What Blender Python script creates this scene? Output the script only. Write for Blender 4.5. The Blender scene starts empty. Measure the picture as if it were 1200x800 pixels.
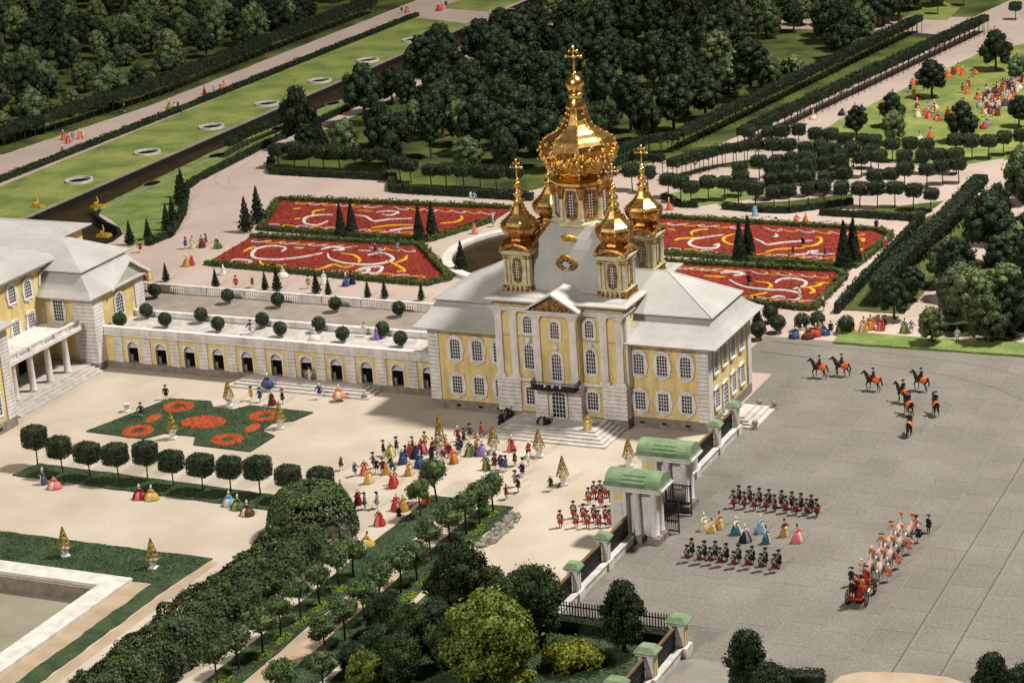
import bpy, bmesh, math, random
import numpy as np
from mathutils import Vector, Matrix, noise

S = bpy.context.scene
COL = S.collection
RND = random.Random(11)
NPR = np.random.default_rng(11)
PI = math.pi

# ------------------------------------------------------------------ camera
F_PX, PITCH, ROLL, YAW = 2682.64, 0.31145772, -0.06589051, -0.44420315
CAM = Vector((95.93, -216.98, 86.0))
_cy, _sy, _cp, _sp = math.cos(YAW), math.sin(YAW), math.cos(PITCH), math.sin(PITCH)
FWD = Vector((_sy*_cp, _cy*_cp, -_sp))
_rt = Vector((_cy, -_sy, 0)); _up = _rt.cross(FWD)
RT = _rt*math.cos(ROLL) + _up*math.sin(ROLL)
UP = _up*math.cos(ROLL) - _rt*math.sin(ROLL)
cd = bpy.data.cameras.new('camera'); cam = bpy.data.objects.new('camera', cd); COL.objects.link(cam)
cd.sensor_width = 36; cd.lens = 36*F_PX/1200; cd.clip_end = 3000; cd.clip_start = 1
m = Matrix.Identity(4)
for i in range(3):
    m[i][0], m[i][1], m[i][2], m[i][3] = RT[i], UP[i], -FWD[i], CAM[i]
cam.matrix_world = m
S.camera = cam

def G(px, py, z=0.0):
    """ground point (at height z) seen at a photo pixel"""
    d = FWD*F_PX + RT*(px-600) - UP*(py-400)
    return CAM + d*((z-CAM.z)/d.z)
def GP(pts, z=0.0):
    return [tuple(G(a, b, z)[:2]) for a, b in pts]
def scr(p):
    v = Vector(p)-CAM; w = v.dot(FWD)
    return 600+F_PX*v.dot(RT)/w, 400-F_PX*v.dot(UP)/w

# ------------------------------------------------------------------ light: exhibition hall lamp and an added front fill lamp
W = bpy.data.worlds.new('World'); S.world = W; W.use_nodes = True
nt = W.node_tree; bg = nt.nodes['Background']
tc = nt.nodes.new('ShaderNodeTexCoord'); sep = nt.nodes.new('ShaderNodeSeparateXYZ'); rp = nt.nodes.new('ShaderNodeValToRGB')
nt.links.new(tc.outputs['Generated'], sep.inputs[0]); nt.links.new(sep.outputs[2], rp.inputs[0]); nt.links.new(rp.outputs[0], bg.inputs[0])
rp.color_ramp.elements[0].position = 0.0; rp.color_ramp.elements[0].color = (.15, .12, .09, 1)
rp.color_ramp.elements[1].position = 0.8; rp.color_ramp.elements[1].color = (1.0, .90, .78, 1)
bg.inputs[1].default_value = 0.125
def lamp(name, loc, target, power, size, col):
    ld = bpy.data.lights.new(name, 'AREA'); ld.shape = 'DISK'; ld.size = size; ld.energy = power; ld.color = col
    o = bpy.data.objects.new(name, ld); COL.objects.link(o); o.location = loc
    o.rotation_euler = (Vector(target)-Vector(loc)).to_track_quat('-Z', 'Y').to_euler()
    o['label'] = 'hall lamp above the model or added front fill'; o['category'] = 'lamp'; o['kind'] = 'structure'
    return o
lamp('hall_or_fill_lamp', (152, 94, 330), (-10, 20, 0), 2.2e6, 36, (1, .96, .88))
lamp('hall_or_fill_lamp', (-40, -330, 230), (-20, 30, 0), 7.4e5, 40, (1, .95, .87))  # soft fill lamp added in front to brighten the shaded facade
S.view_settings.view_transform = 'Standard'; S.view_settings.look = 'None'
S.view_settings.exposure = 0.0; S.view_settings.gamma = 1.0; S.view_settings.use_curve_mapping = False
S.cycles.max_bounces = 5; S.cycles.diffuse_bounces = 2; S.cycles.glossy_bounces = 3; S.cycles.transparent_max_bounces = 6

# ------------------------------------------------------------------ materials
MATS = {}
def mat(name, col, rough=.7, metal=0.0, col2=None, scale=1.0, bump=0.0, spec=.3, detail=4.0, island=0.0, objvar=0.0, contrast=(.35, .65), bscale=None, line=None, grain=None, streak=0.0):
    """procedural material: noise blend of two colours, optional relief, per-leaf and per-object variation"""
    if name in MATS: return MATS[name]
    M = bpy.data.materials.new(name); M.use_nodes = True; MATS[name] = M
    n, l = M.node_tree.nodes, M.node_tree.links
    b = n['Principled BSDF']
    b.inputs['Roughness'].default_value = rough; b.inputs['Metallic'].default_value = metal; b.inputs['Specular IOR Level'].default_value = spec
    c = (*col, 1); c2 = (*(col2 or tuple(x*.86 for x in col)), 1)
    tco = n.new('ShaderNodeTexCoord')
    geo = n.new('ShaderNodeNewGeometry')
    nz = n.new('ShaderNodeTexNoise'); nz.inputs['Scale'].default_value = scale; nz.inputs['Detail'].default_value = detail
    l.new(geo.outputs['Position'] if not metal else tco.outputs['Object'], nz.inputs['Vector'])
    mr = n.new('ShaderNodeMapRange'); mr.inputs[1].default_value, mr.inputs[2].default_value = contrast
    l.new(nz.outputs['Fac'], mr.inputs[0])
    mx = n.new('ShaderNodeMix'); mx.data_type = 'RGBA'
    mx.inputs[6].default_value = c; mx.inputs[7].default_value = c2
    l.new(mr.outputs[0], mx.inputs[0])
    out = mx.outputs[2]
    if island or objvar:
        hs = n.new('ShaderNodeHueSaturation'); l.new(out, hs.inputs['Color'])
        val = None
        if island:
            a = n.new('ShaderNodeMapRange'); a.inputs[3].default_value = 1-island; a.inputs[4].default_value = 1+island
            l.new(geo.outputs['Random Per Island'], a.inputs[0]); val = a.outputs[0]
        if objvar:
            oi = n.new('ShaderNodeObjectInfo')
            a2 = n.new('ShaderNodeMapRange'); a2.inputs[3].default_value = 1-objvar; a2.inputs[4].default_value = 1+objvar
            l.new(oi.outputs['Random'], a2.inputs[0])
            a3 = n.new('ShaderNodeMapRange'); a3.inputs[3].default_value = .5-.03*objvar; a3.inputs[4].default_value = .5+.03*objvar
            l.new(oi.outputs['Random'], a3.inputs[0]); l.new(a3.outputs[0], hs.inputs['Hue'])
            if val:
                mm = n.new('ShaderNodeMath'); mm.operation = 'MULTIPLY'; l.new(val, mm.inputs[0]); l.new(a2.outputs[0], mm.inputs[1]); val = mm.outputs[0]
            else: val = a2.outputs[0]
        l.new(val, hs.inputs['Value']); out = hs.outputs[0]
    if streak:    # rain streaks and stains running down
        mp = n.new('ShaderNodeMapping'); mp.inputs['Scale'].default_value = (1.1, 1.1, .16); l.new(geo.outputs['Position'], mp.inputs[0])
        s1 = n.new('ShaderNodeTexNoise'); s1.inputs['Scale'].default_value = 1.3; s1.inputs['Detail'].default_value = 6; l.new(mp.outputs[0], s1.inputs['Vector'])
        s2 = n.new('ShaderNodeMapRange'); s2.inputs[1].default_value = .42; s2.inputs[2].default_value = .68; s2.inputs[3].default_value = 1; s2.inputs[4].default_value = 1-streak
        l.new(s1.outputs['Fac'], s2.inputs[0])
        s3 = n.new('ShaderNodeMix'); s3.data_type = 'RGBA'; s3.blend_type = 'MULTIPLY'; s3.inputs[0].default_value = 1
        l.new(out, s3.inputs[6]); l.new(s2.outputs[0], s3.inputs[7]); out = s3.outputs[2]
    if grain:     # fine speckle of grit, blades or petals
        g1 = n.new('ShaderNodeTexNoise'); g1.inputs['Scale'].default_value = grain[0]; g1.inputs['Detail'].default_value = 3; g1.inputs['Roughness'].default_value = .7
        l.new(geo.outputs['Position'], g1.inputs['Vector'])
        g2 = n.new('ShaderNodeMapRange'); g2.inputs[1].default_value = .3; g2.inputs[2].default_value = .7; g2.inputs[3].default_value = 1-grain[1]; g2.inputs[4].default_value = 1+grain[1]
        l.new(g1.outputs['Fac'], g2.inputs[0])
        g3 = n.new('ShaderNodeMix'); g3.data_type = 'RGBA'; g3.blend_type = 'MULTIPLY'; g3.inputs[0].default_value = 1
        l.new(out, g3.inputs[6]); l.new(g2.outputs[0], g3.inputs[7]); out = g3.outputs[2]
    if line:      # fine seams: (direction vector scale, darkness)
        wv = n.new('ShaderNodeTexWave'); wv.wave_type = 'BANDS'; wv.bands_direction = line[0]; wv.inputs['Scale'].default_value = line[1]
        wv.inputs['Distortion'].default_value = .25; wv.inputs['Detail'].default_value = 1.0
        l.new(geo.outputs['Position'], wv.inputs['Vector'])
        m2 = n.new('ShaderNodeMapRange'); m2.inputs[1].default_value = 0; m2.inputs[2].default_value = .25; m2.inputs[3].default_value = line[2]; m2.inputs[4].default_value = 1
        l.new(wv.outputs['Fac'], m2.inputs[0])
        mu = n.new('ShaderNodeMix'); mu.data_type = 'RGBA'; mu.blend_type = 'MULTIPLY'; mu.inputs[0].default_value = 1
        l.new(out, mu.inputs[6]); l.new(m2.outputs[0], mu.inputs[7]); out = mu.outputs[2]
    l.new(out, b.inputs['Base Color'])
    if bump:
        n2 = n.new('ShaderNodeTexNoise'); n2.inputs['Scale'].default_value = bscale or scale*4; n2.inputs['Detail'].default_value = 3
        l.new(geo.outputs['Position'], n2.inputs['Vector'])
        bp = n.new('ShaderNodeBump'); bp.inputs['Strength'].default_value = bump; bp.inputs['Distance'].default_value = .2
        l.new(n2.outputs['Fac'], bp.inputs['Height']); l.new(bp.outputs[0], b.inputs['Normal'])
    return M

M_YEL = mat('yellow_stucco', (.80, .64, .31), .8, col2=(.70, .53, .22), scale=.5, bump=.15, bscale=6, grain=(4, .10), streak=.22)
M_WHT = mat('white_stucco', (.80, .77, .75), .75, col2=(.68, .64, .62), scale=.9, bump=.15, bscale=8, grain=(4, .10), streak=.20)
M_STONEW = mat('pale_stone', (.72, .70, .66), .7, col2=(.56, .53, .49), scale=1.1, bump=.2, bscale=8)
M_ROOF = mat('pale_sheet_roof', (.54, .525, .50), .6, col2=(.46, .445, .42), scale=.25, line=('Z', 2.2, .72), spec=.25, grain=(5, .06), streak=.06)
M_ROOFX = mat('pale_roof_ridge', (.62, .61, .59), .6, col2=(.54, .53, .51), scale=.6, spec=.25)
M_PLINTH = mat('plinth_stone', (.30, .25, .22), .85, col2=(.20, .165, .14), scale=1.4, bump=.3, bscale=6)
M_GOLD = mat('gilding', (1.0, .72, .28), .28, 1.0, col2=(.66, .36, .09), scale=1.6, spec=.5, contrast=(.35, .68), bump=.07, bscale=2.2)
M_GOLDSHADE = mat('shaded_gilding', (.66, .34, .10), .34, 1.0, col2=(.28, .12, .035), scale=2.0, contrast=(.4, .6), bump=.12, bscale=3)  # lower halves of the domes: gilding with dark reflections painted into the colour
M_GOLDD = mat('dull_gilding', (.55, .30, .09), .45, .8, col2=(.22, .10, .035), scale=2.5)
M_GOLDY = mat('yellow_gilding', (.85, .58, .08), .4, .6, col2=(.5, .3, .04), scale=3)
M_BROWNREL = mat('relief_brown', (.36, .20, .08), .6, .2, col2=(.12, .06, .03), scale=3.5, contrast=(.42, .58))
M_CREAMTOWER = mat('tower_cream', (.72, .66, .46), .6, col2=(.50, .46, .27), scale=1.1)
M_GLASS = mat('dark_window_glass', (.024, .022, .028), .25, spec=.3, objvar=.7)
M_DARK = mat('matte_black', (.010, .008, .007), .9, spec=.05)  # near-black; also stands in for shade behind the gallery arches
M_MUNTIN = mat('white_muntin', (.78, .76, .78), .6)
M_STEP = mat('step_stone', (.60, .56, .52), .8, col2=(.44, .40, .37), scale=1.3, bump=.2, bscale=7)
M_RISER = mat('riser_stone', (.14, .11, .10), .85, col2=(.09, .07, .06), scale=2)
M_IRON = mat('black_iron', (.012, .012, .013), .5)
M_GREENROOF = mat('green_painted_roof', (.23, .33, .19), .6, col2=(.16, .23, .13), scale=1.2, grain=(5, .15))
M_SAND = mat('court_sand', (.535, .465, .385), .95, col2=(.445, .375, .295), scale=.13, bump=.25, bscale=5, detail=8, grain=(5, .13))
M_PINK = mat('garden_path_sand', (.52, .415, .36), .95, col2=(.44, .35, .295), scale=.10, bump=.2, bscale=5, detail=8, grain=(4, .10))
M_ORSAND = mat('ochre_sand', (.46, .36, .26), .95, col2=(.37, .28, .19), scale=.4, bump=.3, bscale=6)
M_PAVEJ = mat('paving_joint', (.265, .243, .208), .9, col2=(.225, .205, .178), scale=.3, grain=(5, .15))
M_SLAB = mat('paving_slab', (.225, .205, .178), .85, col2=(.175, .157, .135), scale=.12, bump=.25, bscale=9, objvar=.05, detail=9, grain=(3.5, .24), contrast=(.3, .7))
M_SEAM = mat('dark_seam', (.10, .085, .07), .9)
M_GRASS = mat('lawn_grass', (.22, .28, .08), .9, col2=(.12, .18, .045), scale=.35, bump=.6, bscale=9, detail=9, contrast=(.35, .68), grain=(4, .38))
M_GRASSB = mat('meadow_grass', (.30, .33, .09), .9, col2=(.13, .19, .05), scale=.16, bump=.6, bscale=9, detail=9, contrast=(.35, .68), grain=(3.6, .38))
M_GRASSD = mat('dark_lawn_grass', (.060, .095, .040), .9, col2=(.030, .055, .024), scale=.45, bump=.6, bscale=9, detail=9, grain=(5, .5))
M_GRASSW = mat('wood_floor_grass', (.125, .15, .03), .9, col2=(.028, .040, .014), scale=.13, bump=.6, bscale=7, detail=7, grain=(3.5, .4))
M_EARTH = mat('earth', (.16, .12, .08), .95, scale=.2)
M_TRUNK = mat('bark', (.07, .045, .03), .9, col2=(.035, .022, .015), scale=3)
M_LEAF = [mat('foliage_'+k, c, .6, col2=c2, scale=.9, island=.45, objvar=.30, spec=.18) for k, c, c2 in (
    ('deep', (.026, .040, .016), (.011, .019, .008)), ('mid', (.100, .135, .058), (.044, .066, .028)),
    ('blue', (.025, .042, .018), (.011, .020, .009)), ('brown', (.062, .060, .025), (.030, .029, .013)),
    ('light', (.20, .235, .045), (.10, .135, .025)), ('fresh', (.26, .28, .03), (.14, .17, .02)), ('black', (.012, .024, .010), (.007, .013, .006)), ('neardark', (.046, .072, .022), (.018, .032, .010)), ('nearblue', (.038, .066, .028), (.016, .030, .012)), ('pale', (.125, .155, .062), (.06, .082, .03)))]
M_HEDGE = mat('hedge_foliage', (.020, .031, .012), .65, col2=(.009, .017, .006), scale=1.2, island=.45, spec=.3)
M_HEDGEL = mat('border_hedge_foliage', (.060, .080, .018), .7, col2=(.045, .06, .012), scale=.7, island=.4, spec=.3)
M_CLIP = mat('clipped_foliage', (.030, .046, .016), .6, col2=(.012, .024, .008), scale=1.3, island=.5, objvar=.2, spec=.35)
M_CLIPL = mat('clipped_foliage_light', (.080, .122, .034), .55, col2=(.030, .054, .013), scale=1.3, island=.5, objvar=.2, spec=.35)
M_RED = mat('red_flowers', (.30, .036, .022), .9, col2=(.17, .020, .013), scale=1.2, bump=.5, bscale=10, contrast=(.3, .7), grain=(3.2, .5))
M_ORANGE = mat('orange_flowers', (.48, .10, .03), .9, col2=(.34, .055, .018), scale=2.5, bump=.6, bscale=12)
M_WFL = mat('white_flowers', (.70, .64, .60), .9, col2=(.50, .44, .42), scale=2.5, bump=.5, bscale=10)
M_YFL = mat('yellow_flowers', (.72, .44, .03), .9, col2=(.58, .30, .02), scale=2.5, bump=.5, bscale=10)
M_LIME = mat('lime_ground_cover', (.34, .42, .03), .9, col2=(.18, .28, .025), scale=2.5, bump=.5, bscale=10)
M_ROCK = mat('rockery_stone', (.30, .28, .23), .9, col2=(.13, .12, .09), scale=2, bump=.4, bscale=6, objvar=.2)
M_POOLW = mat('pool_water', (.33, .31, .24), .12, col2=(.27, .25, .18), scale=.25, spec=.5, bump=.05, bscale=3)
M_CANALW = mat('canal_water', (.045, .030, .013), .3, col2=(.026, .018, .009), scale=.3, spec=.12, bump=.05, bscale=3)
M_CANALWALL = mat('canal_wall', (.014, .011, .009), .9, col2=(.008, .006, .005), scale=.6)
M_COPING = mat('grey_coping', (.30, .27, .23), .9, col2=(.20, .18, .15), scale=1)
M_SKIN = mat('skin', (.62, .40, .30), .6)
M_WIG = mat('white_wig', (.75, .72, .68), .8)
M_HAIR = mat('dark_hair', (.03, .02, .015), .7)
M_HORSEB = mat('bay_coat', (.030, .016, .011), .45, col2=(.018, .009, .007), scale=3)
M_HORSEW = mat('grey_horse_coat', (.50, .42, .35), .6, col2=(.28, .21, .17), scale=2.2)
M_LEATHER = mat('dark_leather', (.02, .012, .01), .5)
CLOTH = dict(red=(.42, .045, .030), crimson=(.22, .016, .025), orange=(.58, .14, .04), yellow=(.58, .36, .06), gold=(.46, .27, .07), green=(.05, .12, .05),
    darkgreen=(.015, .03, .017), blue=(.035, .06, .19), skyblue=(.22, .38, .52), navy=(.012, .016, .055), black=(.012, .012, .014), brown=(.10, .04, .022),
    maroon=(.14, .018, .018), white=(.72, .70, .66), cream=(.66, .56, .40), grey=(.24, .24, .26), pink=(.66, .18, .20), purple=(.22, .14, .42), teal=(.03, .12, .16),
    olive=(.30, .27, .04), salmon=(.70, .22, .14), slate=(.07, .09, .14))
def cloth(k): return mat('cloth_'+k, CLOTH[k], .8, scale=5, contrast=(.3, .7))

# ------------------------------------------------------------------ mesh building
class MB:
    def __init__(s): s.v, s.f, s.m = [], [], []
    def add(s, vs, fs, mi=0):
        o = len(s.v); s.v += [tuple(p) for p in vs]; s.f += [tuple(i+o for i in f) for f in fs]; s.m += [mi]*len(fs); return s
    def box(s, x0, x1, y0, y1, z0, z1, mi=0):
        return s.add([(x0,y0,z0),(x1,y0,z0),(x1,y1,z0),(x0,y1,z0),(x0,y0,z1),(x1,y0,z1),(x1,y1,z1),(x0,y1,z1)],
                     [(0,3,2,1),(4,5,6,7),(0,1,5,4),(1,2,6,5),(2,3,7,6),(3,0,4,7)], mi)
    def frus(s, a, z0, b, z1, mi=0):     # a, b = (x0,x1,y0,y1)
        return s.add([(a[0],a[2],z0),(a[1],a[2],z0),(a[1],a[3],z0),(a[0],a[3],z0),(b[0],b[2],z1),(b[1],b[2],z1),(b[1],b[3],z1),(b[0],b[3],z1)],
                     [(0,3,2,1),(4,5,6,7),(0,1,5,4),(1,2,6,5),(2,3,7,6),(3,0,4,7)], mi)
    def prism(s, poly, z0, z1, mi=0):
        a = sum(poly[i][0]*poly[(i+1)%len(poly)][1]-poly[(i+1)%len(poly)][0]*poly[i][1] for i in range(len(poly)))
        if a < 0: poly = poly[::-1]
        n = len(poly)
        return s.add([(x,y,z0) for x,y in poly]+[(x,y,z1) for x,y in poly], [tuple(range(n, 2*n))]+[(i,(i+1)%n,n+(i+1)%n,n+i) for i in range(n)], mi)
    def lathe(s, prof, n=12, c=(0,0), ph=0.0, sx=1.0, sy=1.0, mi=0, wob=None):
        vs = []
        for r, z in prof:
            for k in range(n):
                a = ph+2*PI*k/n; rr = r*(wob(a, z) if wob else 1)
                vs.append((c[0]+sx*rr*math.cos(a), c[1]+sy*rr*math.sin(a), z))
        fs = [(j*n+k, j*n+(k+1)%n, (j+1)*n+(k+1)%n, (j+1)*n+k) for j in range(len(prof)-1) for k in range(n)]
        fs.append(tuple(range(n))[::-1]); fs.append(tuple((len(prof)-1)*n+k for k in range(n)))
        return s.add(vs, fs, mi)
    def tube(s, path, rad, n=6, mi=0):
        P = [Vector(p) for p in path]; vs = []
        if not isinstance(rad, (list, tuple)): rad = [rad]*len(P)
        for i, p in enumerate(P):
            t = (P[min(i+1, len(P)-1)]-P[max(i-1, 0)]).normalized()
            u = t.cross(Vector((0,0,1)));  u = u.normalized() if u.length > .05 else Vector((1,0,0))
            w = t.cross(u).normalized()
            for k in range(n):
                a = 2*PI*k/n; vs.append(p+u*(rad[i]*math.cos(a))+w*(rad[i]*math.sin(a)))
        fs = [(j*n+k, j*n+(k+1)%n, (j+1)*n+(k+1)%n, (j+1)*n+k) for j in range(len(P)-1) for k in range(n)]
        fs += [tuple(range(n))[::-1], tuple((len(P)-1)*n+k for k in range(n))]
        return s.add(vs, fs, mi)
    def ball(s, c, r, n=8, mi=0, sz=1.0):
        return s.lathe([(max(r*math.sin(PI*j/(n//2+1)), .001), c[2]-sz*r*math.cos(PI*j/(n//2+1))) for j in range(n//2+2)], n, (c[0], c[1]), mi=mi)
    def mesh(s, name, mats, smooth=False):
        me = bpy.data.meshes.new(name); me.from_pydata(s.v, [], s.f)
        for m_ in (mats if isinstance(mats, (list, tuple)) else [mats]): me.materials.append(m_)
        if any(s.m): me.polygons.foreach_set('material_index', s.m)
        if smooth: me.polygons.foreach_set('use_smooth', [True]*len(s.f))
        me.update(); return me

def ob(name, me, parent=None, loc=None, rz=0.0, sc=None, kind=None):
    o = bpy.data.objects.new(name, me); COL.objects.link(o)
    if parent is not None: o.parent = parent
    if loc is not None: o.location = loc
    if rz: o.rotation_euler = (0, 0, rz)
    if sc is not None: o.scale = sc if isinstance(sc, (list, tuple)) else (sc, sc, sc)
    if kind: o['kind'] = kind
    return o
def off(parent):
    """location of a child modelled in world coordinates"""
    v = Vector((0,0,0)); p = parent
    while p is not None: v -= Vector(p.location); p = p.parent
    return v
def part(name, mb, mats, parent, smooth=False, kind=None):
    return ob(name, mb.mesh(name, mats, smooth), parent, off(parent), kind=kind)
def tag(o, label, cat, group=None):
    o['label'] = label; o['category'] = cat
    if group: o['group'] = group
    return o
def thing(name, label, cat, loc=(0,0,0), rz=0.0, group=None, sc=None):
    return tag(ob(name, None, None, loc, rz, sc), label, cat, group)
def struct(name, mb, mats, smooth=False, kind='structure'):
    return ob(name, mb.mesh(name, mats, smooth), kind=kind)
_U = 'first second third fourth fifth sixth seventh eighth ninth tenth eleventh twelfth thirteenth fourteenth fifteenth sixteenth seventeenth eighteenth nineteenth'.split()
_T = 'twenty thirty forty fifty sixty seventy eighty ninety'.split()
def nth(i):
    i += 1; s = ''
    if i > 99: s = ('one' if i < 200 else 'two')+'-hundred'; i %= 100
    if i > 99: i %= 100
    if i == 0: return s+'th'
    w = _U[i-1] if i < 20 else (_T[i//10-2]+'-'+_U[i%10-1] if i%10 else _T[i//10-2][:-1]+'ieth')
    return (s+'-' if s else '')+w

# leaf clouds -------------------------------------------------------
def leaf_arrays(P, N, size, jit=.55):
    n = len(P); N = N+NPR.normal(0, jit, (n,3)); N /= np.linalg.norm(N, axis=1)[:,None]+1e-9
    T = np.cross(N, NPR.normal(0, 1, (n,3))); T /= np.linalg.norm(T, axis=1)[:,None]+1e-9
    B = np.cross(N, T); s = (size*NPR.uniform(.6, 1.35, n))[:,None]
    V = np.stack([P-T*s, P-B*s*.6, P+T*s, P+B*s*.6], 1).reshape(-1, 3)
    return V
def leaf_mesh(name, P, N, size, mats, cores=(), jit=.42):
    """leaf-sized kites spread over a crown, round solid cores added to block light through it"""
    V = leaf_arrays(np.asarray(P, float), np.asarray(N, float), size, jit); n = len(V)//4
    F = np.arange(n*4).reshape(-1, 4).tolist(); V = V.tolist()
    for c, r, sz in cores:
        b = MB().ball(c, r, 8, sz=sz); o = len(V); V += b.v; F += [[i+o for i in f] for f in b.f]
    me = bpy.data.meshes.new(name); me.from_pydata(V, [], F)
    for m_ in (mats if isinstance(mats, (list, tuple)) else [mats]): me.materials.append(m_)
    me.update(); return me
def sphere_pts(n):
    d = NPR.normal(0, 1, (n,3)); return d/np.linalg.norm(d, axis=1)[:,None]
def clump_crown(name, clumps, per, size, m_, squash=.85, core=.88, jit=.42):
    P, N = [], []
    C = np.array([c[:3] for c in clumps]); Rr = np.array([c[3] for c in clumps])
    for i in range(len(clumps)):
        d = sphere_pts(int(per*Rr[i]**2)); p = C[i]+d*Rr[i]*np.array([1,1,squash])*NPR.uniform(.86, 1.08, (len(d),1))
        keep = np.ones(len(p), bool)
        for j in range(len(clumps)):
            if j != i: keep &= np.linalg.norm((p-C[j])/np.array([1,1,squash]), axis=1) > Rr[j]*.82
        P.append(p[keep]); N.append(d[keep])
        ex = sphere_pts(max(3, int(per*Rr[i]**2*.10))); P.append(C[i]+ex*Rr[i]*NPR.uniform(1.05, 1.4, (len(ex),1))); N.append(ex)
    return leaf_mesh(name, np.concatenate(P), np.concatenate(N), size, m_, [(tuple(C[i]), Rr[i]*core, squash) for i in range(len(clumps))], jit)
def tree_clumps(rng, h, r, nb, low=.32):
    cl = []
    for k in range(nb):
        t = (k+.5)/nb; a = k*2.399+rng.uniform(-.4,.4)
        zz = low+(1-low)*t; prof = math.sin(PI*min(1, (t*.86+.14)))**.6
        rr = r*prof*rng.uniform(.52, .82)
        cl.append((rr*math.cos(a), rr*math.sin(a), h*zz-r*.18, r*rng.uniform(.22, .38)))
    cl.append((0, 0, h*.60, r*.55)); cl.append((0, 0, h*.80, r*.40))
    return cl
def trunk_mesh(h, r, limbs=3, rng=RND):
    b = MB(); b.tube([(0,0,-.05),(.03*h*.2,0,h*.3),(0,.02*h,h*.62)], [r, r*.75, r*.4], 7)
    for k in range(limbs):
        a = k*2.1+rng.uniform(0,1); b.tube([(0,0,h*(.28+.05*k)),(math.cos(a)*h*.1,math.sin(a)*h*.1,h*(.42+.04*k)),(math.cos(a)*h*.19,math.sin(a)*h*.19,h*(.55+.04*k))], [r*.5,r*.38,r*.2], 5)
    return b.mesh('trunk', M_TRUNK)
def box_pts(n, lx, ly, lz, p=4.0):
    """points and normals on a rounded box"""
    f = NPR.choice(6, n, p=np.array([ly*lz,ly*lz,lx*lz,lx*lz,lx*ly,lx*ly])/(2*(ly*lz+lx*lz+lx*ly)))
    q = NPR.uniform(-1, 1, (n,3)); ax = f//2; q[np.arange(n), ax] = np.where(f%2, 1, -1)
    k = (np.abs(q)**p).sum(1)**(1/p); q = q/k[:,None]
    nn = np.sign(q)*np.abs(q)**(p-1)/np.array([lx,ly,lz]); nn /= np.linalg.norm(nn, axis=1)[:,None]
    return q*np.array([lx,ly,lz])/2, nn
def hedge_mesh(name, x0, y0, x1, y1, w, z0, z1, dens, size, m_, rough=.06):
    """leafy clipped hedge between two ground points, local to its first end"""
    L = math.hypot(x1-x0, y1-y0); ux, uy = (x1-x0)/L, (y1-y0)/L; h = z1-z0
    n = int(dens*2*(L*h+L*w+w*h))
    P, N = box_pts(n, L, w, h, 9.0)
    wob = np.array([noise.noise(Vector((p[0]*.7+x0, p[1]*.9, p[2]*.9+y0))) for p in P])
    P = P+N*(wob[:,None]*rough*4+NPR.normal(0, rough*.7, (n,1)))
    P[:,0] += L/2; P[:,2] += (z0+z1)/2
    R3 = np.array([[ux,-uy,0],[uy,ux,0],[0,0,1]])
    me_P, me_N = P@R3.T, N@R3.T
    V = leaf_arrays(me_P, me_N, size, .4); nf = len(V)//4
    F = np.arange(nf*4).reshape(-1,4).tolist(); V = V.tolist()
    e = min(.14, w*.14); b = MB().box(e, L-e, -w/2+e, w/2-e, z0+(.01 if z0 < .1 else e), z1-e)
    o = len(V); V += [tuple(R3@np.array(v)) for v in b.v]; F += [[i+o for i in f] for f in b.f]
    me = bpy.data.meshes.new(name); me.from_pydata(V, [], F); me.materials.append(m_); me.update(); return me

# ================================================================== SETTING
# ground sheets (plane z = 0); the palace court, the garden, the paved parade ground
b = MB()
for x0, x1, y0, y1 in ((-150,18.0,-54.1,14), (-26.55,18.0,-130,-54.1)): b.add([(x0,y0,0),(x1,y0,0),(x1,y1,0),(x0,y1,0)], [(0,1,2,3)])
struct('court_ground', b, M_SAND)
struct('terrain', MB().add([(-700,-260,-3.2),(500,-260,-3.2),(500,800,-3.2),(-700,800,-3.2)], [(0,1,2,3)]), M_EARTH)
struct('garden_ground', MB().prism([(-700,14),(-119.4,14),(-119.4,800),(-700,800)], -3, 0), M_PINK)
_bas = [(-110.4,800),(-110.4,70),(-108.6,66.5),(-105,63.6),(-101,61),(-98.4,57.8),(-97.6,54),(-98.6,50),(-101,46),(-104,42),(-104,14)]
struct('garden_ground', MB().prism([(500,33.4),(500,800)]+_bas+[(17.9,14),(17.9,33.4)], -3, 0), M_PINK)
struct('canal_water', MB().add([(-119.4,14,-1.1),(-97,14,-1.1),(-97,800,-1.1),(-119.4,800,-1.1)], [(0,1,2,3)]), M_CANALW)
# canal walls with stone coping
w = thing('canal_wall', 'dark retaining wall of the canal below the wide lawn', 'wall', (-119.3, 150, 0))
part('wall_face', MB().box(-119.39, -119.1, 14, 380, -1.7, -.02), M_CANALWALL, w)
part('coping', MB().box(-119.7, -119.05, 40, 226, .0, .14), M_COPING, w)
w = thing('canal_wall', 'curved dark wall round the canal basin with pale stone edge', 'wall', (-110.3, 150, 0))
cb = MB()
for a, c in zip(_bas[1:-1], _bas[2:]):
    cb.add([(a[0]-.25,a[1],-1.7),(c[0]-.25,c[1],-1.7),(c[0]-.25,c[1],.14),(a[0]-.25,a[1],.14),(a[0]+.5,a[1],.14),(c[0]+.5,c[1],.14)], [(0,1,2,3),(3,2,5,4)])
part('wall_face', MB().box(-110.65, -110.41, 70, 380, -1.7, -.02), M_CANALWALL, w)
part('curved_wall', cb, M_CANALWALL, w)
part('coping', MB().box(-110.7, -110.3, 72, 226, .0, .12), M_COPING, w)
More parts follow.
